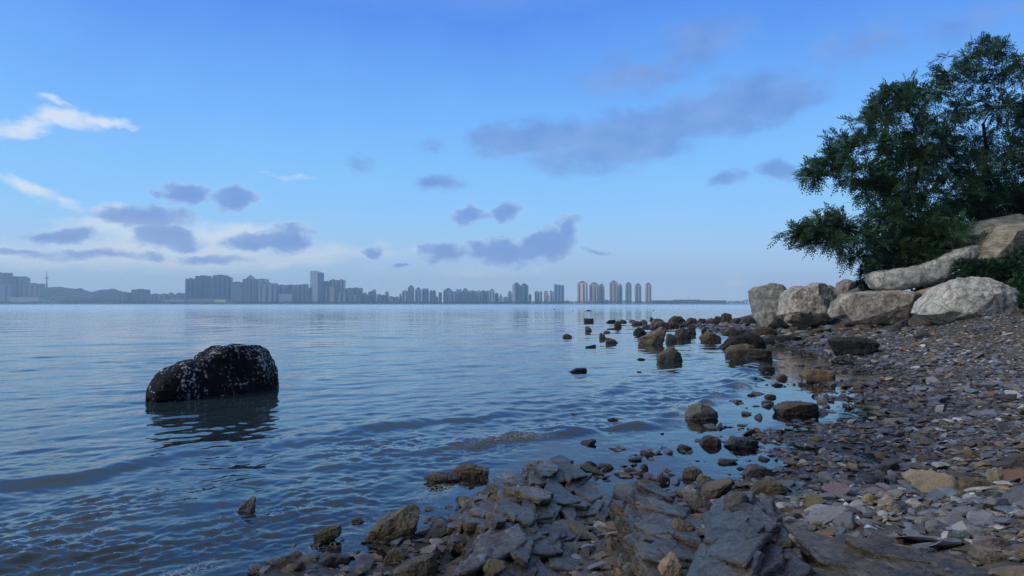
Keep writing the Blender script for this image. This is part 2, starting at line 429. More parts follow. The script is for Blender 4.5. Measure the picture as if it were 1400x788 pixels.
    cm = N('ShaderNodeMapRange'); cm.inputs[1].default_value = .35; cm.inputs[2].default_value = .65; cm.inputs[3].default_value = .35; cm.inputs[4].default_value = 1.1
    Lk(c.outputs[0], cm.inputs[0])
    b1 = N('ShaderNodeBump'); b1.inputs['Distance'].default_value = .06
    sm = N('ShaderNodeMath'); sm.operation = 'MULTIPLY'; sm.inputs[1].default_value = .22; Lk(cm.outputs[0], sm.inputs[0]); Lk(sm.outputs[0], b1.inputs['Strength'])
    Lk(b.outputs[0], b1.inputs['Height'])
    b2 = N('ShaderNodeBump'); b2.inputs['Distance'].default_value = .012; b2.inputs['Strength'].default_value = .2
    Lk(a.outputs[0], b2.inputs['Height']); Lk(b1.outputs[0], b2.inputs['Normal'])
    gl = N('ShaderNodeBsdfGlossy'); gl.distribution = 'MULTI_GGX'; ar = N('ShaderNodeAttribute'); ar.attribute_name = 'ruffle'; Lk(ar.outputs['Fac'], gl.inputs['Roughness']); Lk(b2.outputs[0], gl.inputs['Normal']); gl.inputs['Color'].default_value = (1, .98, .95, 1)
    fr = N('ShaderNodeFresnel'); fr.inputs['IOR'].default_value = 1.42; Lk(b2.outputs[0], fr.inputs['Normal'])
    tr = N('ShaderNodeBsdfTransparent'); tr.inputs['Color'].default_value = (.58, .68, .70, 1)
    df = N('ShaderNodeBsdfDiffuse'); df.inputs['Color'].default_value = (.020, .034, .043, 1)
    at = N('ShaderNodeAttribute'); at.attribute_name = 'depth'
    dm = N('ShaderNodeMapRange'); dm.inputs[1].default_value = 0; dm.inputs[2].default_value = .24; dm.interpolation_type = 'SMOOTHSTEP'
    Lk(at.outputs['Fac'], dm.inputs[0])
    m1 = N('ShaderNodeMixShader'); Lk(dm.outputs[0], m1.inputs[0]); Lk(tr.outputs[0], m1.inputs[1]); Lk(df.outputs[0], m1.inputs[2])
    m2 = N('ShaderNodeMixShader'); Lk(fr.outputs[0], m2.inputs[0]); Lk(m1.outputs[0], m2.inputs[1]); Lk(gl.outputs[0], m2.inputs[2])
    # thin lace of foam where the ripples break
    fa = N('ShaderNodeAttribute'); fa.attribute_name = 'foam'
    fv = N('ShaderNodeTexVoronoi'); fv.feature = 'DISTANCE_TO_EDGE'; fv.inputs['Scale'].default_value = 22; Lk(tc.outputs['Object'], fv.inputs['Vector'])
    f1 = N('ShaderNodeMapRange'); f1.inputs[1].default_value = .0; f1.inputs[2].default_value = .09; f1.inputs[3].default_value = 1; f1.inputs[4].default_value = 0; Lk(fv.outputs['Distance'], f1.inputs[0])
    f2 = N('ShaderNodeMath'); f2.operation = 'MULTIPLY'; Lk(fa.outputs['Fac'], f2.inputs[0]); Lk(f1.outputs[0], f2.inputs[1])
    f3 = N('ShaderNodeMath'); f3.operation = 'MULTIPLY'; f3.inputs[1].default_value = .75; f3.use_clamp = True; Lk(f2.outputs[0], f3.inputs[0])
    fd = N('ShaderNodeBsdfDiffuse'); fd.inputs['Color'].default_value = (.6, .63, .64, 1)
    m3 = N('ShaderNodeMixShader'); Lk(f3.outputs[0], m3.inputs[0]); Lk(m2.outputs[0], m3.inputs[1]); Lk(fd.outputs[0], m3.inputs[2])
    Lk(m3.outputs[0], out.inputs[0])
    o = obj('water', me, m)
    tag(o, 'rippled blue sea water lapping on the stony beach', kind='structure')
sea()

# ------------------------------------------------------------------ rocks
_ICO = {}
def ico(sub):
    if sub in _ICO: return _ICO[sub]
    t = (1 + 5 ** .5) / 2
    V = [(-1, t, 0), (1, t, 0), (-1, -t, 0), (1, -t, 0), (0, -1, t), (0, 1, t), (0, -1, -t), (0, 1, -t), (t, 0, -1), (t, 0, 1), (-t, 0, -1), (-t, 0, 1)]
    Fc = [(0, 11, 5), (0, 5, 1), (0, 1, 7), (0, 7, 10), (0, 10, 11), (1, 5, 9), (5, 11, 4), (11, 10, 2), (10, 7, 6), (7, 1, 8), (3, 9, 4), (3, 4, 2), (3, 2, 6), (3, 6, 8), (3, 8, 9), (4, 9, 5), (2, 4, 11), (6, 2, 10), (8, 6, 7), (9, 8, 1)]
    V = np.array(V, float); Fc = np.array(Fc)
    V /= np.linalg.norm(V, axis=1)[:, None]
    for _ in range(sub):
        e = np.concatenate([Fc[:, [0, 1]], Fc[:, [1, 2]], Fc[:, [2, 0]]]); es = np.sort(e, 1)
        u, inv = np.unique(es, axis=0, return_inverse=True); inv = inv.ravel()
        mid = V[u].mean(1); mid /= np.linalg.norm(mid, axis=1)[:, None]
        n = len(V); m = len(Fc)
        a, b, c = inv[:m] + n, inv[m:2 * m] + n, inv[2 * m:] + n
        Fc = np.concatenate([np.stack([Fc[:, 0], a, c], 1), np.stack([Fc[:, 1], b, a], 1), np.stack([Fc[:, 2], c, b], 1), np.stack([a, b, c], 1)])
        V = np.concatenate([V, mid])
    _ICO[sub] = (V, Fc); return _ICO[sub]

def poly_radius(poly):
    P = np.array(poly, float); c = .5 * (P.min(0) + P.max(0)) * .4 + P.mean(0) * .6
    Q = np.concatenate([P, P[:1]]); D = []
    for a, b in zip(Q[:-1], Q[1:]):
        D.append(a + (b - a) * np.linspace(0, 1, 24, endpoint=False)[:, None])
    D = np.concatenate(D) - c
    an = np.arctan2(D[:, 1], D[:, 0]); r = np.hypot(D[:, 0], D[:, 1])
    o = np.argsort(an); an, r = an[o], r[o]
    an = np.concatenate([an - 2 * np.pi, an, an + 2 * np.pi]); r = np.concatenate([r, r, r])
    return c, (lambda t: np.interp(t, an, r))

def rock_verts(poly, thick, seed, sub=4, p=.62, cuts=5, amp=.05, freq=1.6, strata=None, cut_depth=(.62, .9), ridge=.0, q_=.8):
    """poly: outline (u right, v up) in metres; thick: front-to-back size. Returns verts with u->x, depth->y, v->z"""
    rng = np.random.default_rng(seed)
    D, Fc = ico(sub)
    c, rad = poly_radius(poly)
    th = np.arctan2(D[:, 2], D[:, 0]); sp = np.sqrt(D[:, 0] ** 2 + D[:, 2] ** 2)
    R = rad(th) * np.power(np.clip(sp, 1e-6, 1), p)
    V = np.stack([R * np.cos(th), np.sign(D[:, 1]) * np.abs(D[:, 1]) ** q_ * thick / 2, R * np.sin(th)], 1)
    for _ in range(cuts):
        n = rng.normal(size=3) * (.55, 1, .6); n[1] = -abs(n[1]) - .25 if rng.random() < .75 else abs(n[1]) + .2
        n /= np.linalg.norm(n)
        d = (V @ n); dm = d.max() * rng.uniform(*cut_depth)
        ex = np.clip(d - dm, 0, None)
        V = V - ex[:, None] * n * .94
    size = float(np.ptp(V[:, 0]) + np.ptp(V[:, 2])) / 2
    nrm = V / (np.linalg.norm(V, axis=1)[:, None] + 1e-6)
    off = rng.uniform(0, 90, 3)
    q = V / size
    dsp = fbm(q * freq + off, 5, .52) * amp
    if ridge: dsp = dsp + fbm(q * freq * 2.2 + off + 11, 4, .55, True) * ridge
    if strata:
        nv = np.array(strata[0], float); nv /= np.linalg.norm(nv)
        t = (V @ nv) / strata[1] + fbm(q * 2 + off, 3) * .8
        k = np.floor(t); fr = t - k
        h = np.modf(np.abs(np.sin(k * 12.9898 + seed) * 43758.5453))[0]
        h2 = np.modf(np.abs(np.sin((k + 1) * 12.9898 + seed) * 43758.5453))[0]
        w = smooth(.82, 1.0, fr)
        dsp = dsp + ((h * (1 - w) + h2 * w) - .5) * strata[2]
    V = V + nrm * (dsp * size)[:, None]
    V[:, 0] += c[0]; V[:, 2] += c[1]
    return V, Fc

ROCKS = []    # (object name kind, x, y, radius, phrase)
def rock(name, label, cat, poly, Y=None, thick=1.0, mat='shore', col=(1, 1, 1), seed=0, group=None, psi=0.0, base=None, land=None, sink=0.0, **kw):
    """an outline seen in the photo, set on the beach at its own distance Y; thick = depth / width"""
    P = np.array(poly, float)
    px = .5 * (P[:, 0].min() + P[:, 0].max()); pb = P[:, 1].max() if base is None else base
    if Y is None: Y = hit(px, pb)
    x0 = X(px, Y); t = (P[:, 0] - 700) / F
    cs, sn = math.cos(psi), math.sin(psi)
    a = (t * Y - x0) / (cs - t * sn)
    yy = Y + a * sn
    zz = CAMZ + (HOR - P[:, 1]) / F * yy
    w = np.ptp(a); h = np.ptp(zz)
    if sink: zz = np.where(zz < zz.min() + .35 * h, zz - sink * h, zz)
    T = thick * min(w, 2.5 * h + .3 * w)
    V, Fc = rock_verts(np.stack([a, zz], 1), T, seed, **kw)
    zb = V[:, 2].min()
    V[:, 2] -= zb
    V[:, 1] += T * .30           # outline plane a little behind the front face
    me = mesh_np(name, V, Fc, smooth=(mat != 'shore'))
    me.materials.append(M[mat])
    o = obj(name, me)
    o.location = (x0, Y, zb); o.rotation_euler = (0, 0, psi)
    o.color = (*col, 1)
    tag(o, label, cat, group)
    if land: ROCKS.append((x0, Y + T * .3, .5 * w, land))
    return o
def box_poly(x0, y0, x1, y1, seed):
    r = np.random.default_rng(seed); w, h = x1 - x0, y1 - y0
    u = lambda a, b: r.uniform(a, b)
    return [(x0, y1 - h * u(.15, .45)), (x0 + w * u(.05, .22), y0 + h * u(.25, .5)), (x0 + w * u(.25, .45), y0 + h * u(.08, .22)), (x0 + w * u(.58, .80), y0 + h * u(.08, .3)),
            (x1 - w * u(.0, .08), y0 + h * u(.35, .6)), (x1, y1 - h * u(.05, .3)), (x1 - w * u(.1, .3), y1), (x0 + w * u(.1, .3), y1)]
GREY = (1.0, 1.0, 1.0); BROWN = (.80, .74, .65); OLIVE = (.76, .75, .64); DARK = (.42, .42, .44); BLACK = (.16, .165, .18); PURP = (.85, .74, .80); BLUE = (.72, .86, 1.05); PALE = (1.5, 1.48, 1.42); RUST = (1.15, .68, .42)

# ---- the boulders along the bank
GB = 'boulders lining the bank'
rock('boulder', 'grey upright boulder narrowing at its foot, outermost of the bank boulders beside the sea', 'boulder',
     [(1032, 398), (1038, 392), (1062, 388), (1084, 391), (1089, 395), (1091, 412), (1088, 440), (1048, 443), (1040, 427)], 38, .95, 'boulder', (.82, .80, .74), 11, GB, sub=6, amp=.05, cuts=4, ridge=.02, sink=.12, land='upright grey boulder')
rock('boulder', 'pinkish cracked lumpy boulder next to the upright grey boulder', 'boulder',
     [(1074, 424), (1082, 402), (1097, 393), (1110, 394), (1123, 388), (1136, 388), (1146, 405), (1148, 416), (1137, 428), (1129, 440), (1110, 443), (1090, 440)], 34.8, .9, 'boulder', (1.12, 1.04, .96), 12, GB, sub=6, amp=.06, cuts=5, ridge=.06, sink=.1, land='pinkish lumpy boulder')
rock('boulder', 'small dark brown boulder wedged under the pinkish lumpy boulder', 'boulder', box_poly(1074, 427, 1098, 442, 2), 34.2, .8, 'boulder', (.66, .6, .52), 13, GB, sub=5, amp=.05, land='small brown wedged boulder')
rock('boulder', 'brown boulder behind the top of the pinkish lumpy boulder', 'boulder', box_poly(1124, 387, 1152, 418, 5), 36.8, .8, 'boulder', (.72, .66, .6), 14, GB, sub=5, amp=.05)
rock('boulder', 'squared brown block boulder standing behind the pale leaning slab', 'boulder',
     [(1146, 404), (1148, 387), (1159, 382), (1176, 385), (1178, 393), (1176, 412), (1150, 414)], 35.6, .8, 'boulder', (.78, .7, .64), 15, GB, sub=5, amp=.035, cuts=7, cut_depth=(.7, .92))
rock('boulder', 'pale slab boulder leaning up behind the long flat boulder', 'boulder',
     [(1138, 428), (1145, 413), (1160, 402), (1184, 392), (1196, 393), (1200, 398), (1190, 408), (1170, 420), (1160, 432), (1142, 434)], 32.0, .6, 'boulder', (.98, .92, .82), 16, GB, sub=5, amp=.035, ridge=.02)
rock('boulder', 'long low pale boulder in the middle of the bank boulders', 'boulder',
     [(1156, 416), (1163, 403), (1203, 398), (1251, 399), (1268, 405), (1274, 416), (1262, 429), (1221, 438), (1163, 436)], 29.0, .55, 'boulder', (1.08, .98, .84), 17, GB, sub=6, amp=.05, cuts=5, ridge=.03, sink=.1, land='long low pale boulder')
rock('boulder', 'broad pale grey boulder with two humps, nearest of the bank boulders', 'boulder',
     [(1272, 424), (1294, 399), (1324, 380), (1343, 383), (1364, 382), (1402, 397), (1428, 415), (1424, 434), (1380, 440), (1303, 439)], 24.6, .7, 'boulder', (1.25, 1.2, 1.08), 18, GB, sub=6, amp=.06, cuts=6, ridge=.04, sink=.1, land='broad two-humped boulder')
rock('boulder', 'rusty brown flat stone under the long tilted slab', 'boulder', [(1259, 399), (1277, 393), (1296, 392), (1294, 402), (1266, 405)], 27.6, .8, 'boulder', (1.05, .72, .5), 19, GB, sub=4, amp=.04)
rock('boulder', 'pale flat stone wedged beside the broad two-humped boulder', 'boulder', [(1270, 405), (1279, 399), (1294, 400), (1292, 409), (1280, 413)], 26.8, .8, 'boulder', (1.2, 1.1, .92), 20, GB, sub=4, amp=.04)
rock('boulder', 'tan stone filling the gap between long low boulder and two-humped boulder', 'boulder', box_poly(1255, 405, 1288, 424, 8), 27.3, .7, 'boulder', (1.0, .88, .7), 21, GB, sub=4, amp=.05)
rock('boulder', 'large grey-brown rock under the tree, highest on the bank', 'boulder',
     [(1307, 314), (1318, 307), (1344, 300), (1374, 295), (1405, 291), (1445, 300), (1450, 335), (1400, 350), (1352, 345), (1329, 339), (1316, 332)], 31.5, .6, 'slabstone', (1.45, 1.4, 1.28), 22, GB, sub=6, amp=.04, cuts=4)
rock('boulder', 'striped tan boulder in front of the highest rock', 'boulder',
     [(1348, 353), (1359, 332), (1370, 316), (1374, 306), (1387, 305), (1418, 306), (1440, 335), (1425, 358), (1376, 362), (1352, 360)], 29.2, .7, 'slabstone', (1.08, 1.0, .9), 23, GB, sub=6, amp=.03, cuts=4)

def loft_rock(name, label, cat, top, bot, Y, thick, mat, col, seed, psi=0.0, amp=.03, nu=150, na=72, group=None, p=.7, ridge=0.02):
    """a long rock: top and bottom edge by pixel column, elliptical section"""
    top = np.array(top, float); bot = np.array(bot, float)
    x0, x1 = top[0, 0], top[-1, 0]; pc = .5 * (x0 + x1); xc = X(pc, Y)
    u = .5 - .5 * np.cos(np.linspace(0, math.pi, nu)); pxs = x0 + (x1 - x0) * u
    t = (pxs - 700) / F; a = (t * Y - xc) / (math.cos(psi) - t * math.sin(psi)); yy = Y + a * math.sin(psi)
    zt = CAMZ + (HOR - np.interp(pxs, top[:, 0], top[:, 1])) / F * yy
    zb = CAMZ + (HOR - np.interp(pxs, bot[:, 0], bot[:, 1])) / F * yy
    end = np.power(np.clip(1 - np.abs(2 * u - 1) ** 5, 0, 1), .5)
    ang = np.linspace(0, 2 * math.pi, na, endpoint=False)
    ca, sa = np.cos(ang), np.sin(ang)
    mid = (zt + zb) / 2; hf = (zt - zb) / 2 * np.maximum(end, .02)
    zz = mid[:, None] + hf[:, None] * (np.sign(sa) * np.abs(sa) ** p)[None]
    dy = (thick / 2 * np.maximum(end, .02) * (.55 + .45 * np.clip(hf / hf.max(), 0, 1)))[:, None] * (np.sign(ca) * np.abs(ca) ** p)[None]
    xx = np.repeat(a[:, None], na, 1)
    V = np.stack([xx.ravel(), dy.ravel(), zz.ravel()], 1)
    cen = np.stack([xx.ravel(), np.zeros(xx.size), np.repeat(mid[:, None], na, 1).ravel()], 1)
    nr = V - cen; nr /= np.linalg.norm(nr, axis=1)[:, None] + 1e-6
    off = np.random.default_rng(seed).uniform(0, 80, 3)
    V = V + nr * (fbm(V * 1.3 + off, 5, .55) * amp + fbm(V * 3 + off, 4, .55, True) * ridge)[:, None]
    i = np.arange(nu - 1)[:, None]; j = np.arange(na)[None]; j2 = (j + 1) % na
    Fc = np.stack([i * na + j, i * na + j2, (i + 1) * na + j2, (i + 1) * na + j], -1).reshape(-1, 4)
    zb0 = V[:, 2].min(); V[:, 2] -= zb0; V[:, 1] += thick * .3
    me = mesh_np(name, V, Fc); me.materials.append(M[mat])
    o = obj(name, me); o.location = (xc, Y, zb0); o.rotation_euler = (0, 0, psi); o.color = (*col, 1)
    tag(o, label, cat, group)
    return o
loft_rock('boulder', 'long greenish grey slab tilted up towards the tree above the bank boulders', 'boulder',
          [(1189, 374), (1197, 368), (1245, 367), (1271, 360), (1301, 347), (1320, 339), (1344, 333), (1358, 335)],
          [(1189, 386), (1199, 397), (1234, 397), (1262, 391), (1288, 386), (1300, 376), (1320, 362), (1350, 349), (1358, 343)], 29.8, 1.3, 'boulder', (1.35, 1.4, 1.25), 31, amp=.07, group=GB, ridge=.05, p=.5)
_sq = lambda L: [(213 + (p[0] - 203) * .94, p[1]) for p in L]
o = loft_rock('rock', 'big black two-humped rock speckled with white barnacles standing alone in the water', 'rock',
          _sq([(203, 532), (206, 523), (213, 517), (241, 505), (256, 500), (274, 495), (292, 485), (304, 477), (322, 472), (342, 473), (358, 473), (373, 481), (382, 494), (387, 508), (390, 518)]),
          _sq([(203, 566), (215, 570), (243, 572), (281, 568), (322, 560), (358, 552), (390, 540)]), 12.0, .6, 'black', (1, 1, 1), 32, psi=1.0, amp=.06, nu=260, na=150, p=.52, ridge=.06)
ROCKS.append((-4.6, 12, 1.1, 'big black rock'))

# ---- slate bedrock in the foreground
def ledge(name, label, plan_px, zc, crest, slopes, seed, slab, H=.3, col=(1, 1, 1), lump=.03, res=150, plates=130):
    """bedrock outcrop: star-shaped plan on the beach, two dip slopes meeting in a crest, layered sheets"""
    pts = []
    for px, py in plan_px:
        Yp = (CAMZ - zc) / ((py - HOR) / F); pts.append((X(px, Yp), Yp))
    pts = np.array(pts); c, rad = poly_radius(pts)
    nr = res; na = int(res * 3.2)
    rr = np.linspace(0.004, 1.12, nr); th = np.linspace(-math.pi, math.pi, na, endpoint=False)
    R = rad(th)
    x = c[0] + rr[:, None] * (R * np.cos(th))[None]; y = c[1] + rr[:, None] * (R * np.sin(th))[None]
    q = np.stack([x.ravel(), y.ravel(), np.zeros(x.size)], 1)
    (p0, p1) = crest
    Ya = (CAMZ - zc) / ((p0[1] - HOR) / F); Yb = (CAMZ - zc) / ((p1[1] - HOR) / F)
    A = np.array([X(p0[0], Ya), Ya]); B = np.array([X(p1[0], Yb), Yb]); d = (B - A) / np.linalg.norm(B - A)
    side = (x - A[0]) * d[1] - (y - A[1]) * d[0]          # + to the right of the crest walking A->B
    wig = fbm(q * 2.0 + seed, 3).reshape(x.shape) * .10
    side = side + wig
    def env(sd): return H - np.where(sd > 0, sd * slopes[1], -sd * slopes[0])
    right = np.array([d[1], -d[0]])
    rng = np.random.default_rng(seed)
    lo, hi = pts.min(0), pts.max(0)
    xf, yf = x.ravel(), y.ravel()
    z = env(side).ravel() - .035 + fbm(q * 4 + seed, 4) * .035
    tone = np.full(len(xf), .8)
    z = z.reshape(x.shape)
    edge = smooth(.80, 1.1, rr)[:, None]
    tz = terrain(x.ravel(), y.ravel()).reshape(x.shape)
    z = z * (1 - edge) + np.minimum(z, tz - .10) * edge
    V = np.stack([x.ravel(), y.ravel(), z.ravel()], 1)
    V[:, 2] += fbm(V * 22 + seed, 3, .6) * .006
    LEDGES.append((c, rad, V[:, 2].reshape(nr, na).copy()))
    i = np.arange(nr - 1)[:, None]; j = np.arange(na)[None]; j2 = (j + 1) % na
    Fc = np.stack([i * na + j, (i + 1) * na + j, (i + 1) * na + j2, i * na + j2], -1).reshape(-1, 4)
    SV, SF, ST = [], [], []; off = len(V)
    for kk in range(plates):
        c2 = rng.uniform(lo, hi); rel = c2 - c; rr_ = math.hypot(*rel) / float(rad(math.atan2(rel[1], rel[0])))
        if rr_ > .93: continue
        sd = float((c2 - A) @ right); onslab = (sd > 0) == (slab > 0)
        if onslab: a_, b_, th_ = rng.uniform(.16, .50), rng.uniform(.07, .19), rng.uniform(.02, .045)
        else: a_, b_, th_ = rng.uniform(.08, .26), rng.uniform(.05, .12), rng.uniform(.03, .07)
        yaw = rng.normal(0, .16)
        uu = np.array([d[0] * math.cos(yaw) - d[1] * math.sin(yaw), d[0] * math.sin(yaw) + d[1] * math.cos(yaw)]); vv = np.array([uu[1], -uu[0]])
        gv = -slab * 1.25 + rng.normal(0, .04 if onslab else .09); gu = rng.normal(0, .05)
        n_ = np.array([-(uu[0] * gu + vv[0] * gv), -(uu[1] * gu + vv[1] * gv), 1.0]); n_ /= np.linalg.norm(n_)
        m_ = 72; ang = np.linspace(0, 2 * np.pi, m_, endpoint=False)
        kv = int(rng.integers(5, 8)); va = np.sort(rng.uniform(0, 2 * np.pi, kv) * .35 + np.linspace(0, 2 * np.pi, kv, endpoint=False) * 1.0)
        px_ = np.cos(va) * rng.uniform(.75, 1.1, kv); py_ = np.sin(va) * rng.uniform(.75, 1.1, kv)
        _, rf = poly_radius(np.stack([px_, py_], 1)); rr2 = rf(ang)
        cu, cv_ = rr2 * np.cos(ang) * a_, rr2 * np.sin(ang) * b_
        jit = fbm(np.stack([cu * 16 + kk, cv_ * 16, 0 * cu + seed], 1), 3) * .012
        cu = cu * (1 + jit / a_); cv_ = cv_ * (1 + jit / b_)
        h0 = float(env(np.array([sd]))[0]) + rng.normal(.002, .011) - .10 * max(0, rr_ - .7) / .3 * 1.2
        rings = []
        for f_, dz in ((.03, 0), (.25, 0), (.5, 0), (.72, 0), (.88, 0), (.97, -.0015), (1.0, -.006), (1.0 + rng.normal(0, .02), -th_ * .3), (1.0 + rng.normal(0, .03), -th_ * .62), (1.0 + rng.normal(0, .03), -th_), (.8, -th_ - .02)):
            U, W = cu * f_, cv_ * f_
            P3 = np.stack([c2[0] + U * uu[0] + W * vv[0], c2[1] + U * uu[1] + W * vv[1], h0 + U * gu + W * gv], 1) + n_ * dz
            rings.append(P3)
        P3 = np.concatenate(rings)
        P3 = P3 + n_ * (fbm(P3 * 9 + seed + kk, 3, .5) * .006)[:, None]
        nr_ = len(rings); ii = np.arange(nr_ - 1)[:, None]; jj = np.arange(m_)[None]; jn = (jj + 1) % m_
        SF.append(np.stack([ii * m_ + jj, (ii + 1) * m_ + jj, (ii + 1) * m_ + jn, ii * m_ + jn], -1).reshape(-1, 4) + off); off += len(P3)
        SV.append(P3); ST.append(np.full(len(P3), rng.uniform(.6, 1.35)))
    if SV:
        nc = len(V); V = np.concatenate([V] + SV); Fc = np.concatenate([Fc] + SF); tone = np.concatenate([tone] + ST)
        q = np.stack([V[:, 0], V[:, 1], V[:, 2]], 1)
        side = (V[:, 0] - A[0]) * d[1] - (V[:, 1] - A[1]) * d[0]
    base = np.array([c[0], c[1], V[:, 2].min()]); V = V - base
    me = mesh_np(name, V, Fc); me.materials.append(M['ledge'])
    on_slab = smooth(-.06, .06, (side.ravel() + .05 * fbm(q * 5 + 3, 3)) * np.sign(slab))
    raw = np.array((1.15, .92, .64)); sl = np.array((1.12, 1.02, .90))
    och = smooth(.15, .5, fbm(q * 2.4 + seed + 50, 3))[:, None] * (1 - on_slab)[:, None]
    tc_ = (raw * (1 - on_slab)[:, None] + sl * on_slab[:, None]) * (1 + och * np.array((.7, .35, -.25))) * tone[:, None] * np.array(col)
    at = me.attributes.new('tint', 'FLOAT_COLOR', 'POINT'); at.data.foreach_set('color', np.concatenate([tc_, np.ones((len(V), 1))], 1).astype(np.float32).ravel())
    o = obj(name, me); o.location = base
    tag(o, label, 'rock outcrop', 'slate bedrock outcrops')
    ROCKS.append((c[0], c[1], .5, land_of[name + str(seed)]))
    return o
land_of = {'rock_outcrop5': 'pale-sided slate ridge', 'rock_outcrop6': 'dark slate ridge', 'rock_outcrop7': 'low ochre ledge', 'rock_outcrop8': 'small gully ledge'}
ledge('rock_outcrop', 'layered slate ridge with a pale wet sloping side rising from the swash',
      [(612, 705), (636, 662), (700, 642), (775, 630), (826, 652), (876, 690), (912, 732), (905, 795), (870, 840), (760, 860), (668, 840), (636, 775), (622, 740)],
      .12, ((690, 735), (760, 650)), (.27, .50), 5, .17, H=.25, col=(.74, .70, .64), plates=280)
ledge('rock_outcrop', 'dark slate ridge with a smooth slab side running towards the viewer',
      [(950, 715), (972, 688), (1010, 672), (1056, 686), (1100, 716), (1140, 770), (1165, 840), (1060, 870), (950, 850), (936, 770)],
      .30, ((1000, 800), (1005, 690)), (.60, .30), 6, -.20, H=.37, col=(.44, .43, .41), lump=.03)
ledge('rock_outcrop', 'low ochre-stained slate ledge half covered by shingle',
      [(1120, 735), (1160, 700), (1230, 700), (1300, 735), (1380, 750), (1430, 790), (1400, 850), (1250, 860), (1140, 840)],
      .33, ((1150, 750), (1300, 790)), (.30, .35), 7, .18, H=.375, col=(.58, .57, .5), lump=.05)
ledge('rock_outcrop', 'small crumpled slate ledge in the gully between the two ridges',
      [(850, 690), (870, 668), (910, 672), (930, 700), (950, 740), (960, 800), (900, 830), (850, 800), (845, 740)],
      .16, ((900, 780), (885, 680)), (.30, .40), 8, .2, H=.26, col=(.65, .63, .58), lump=.05)

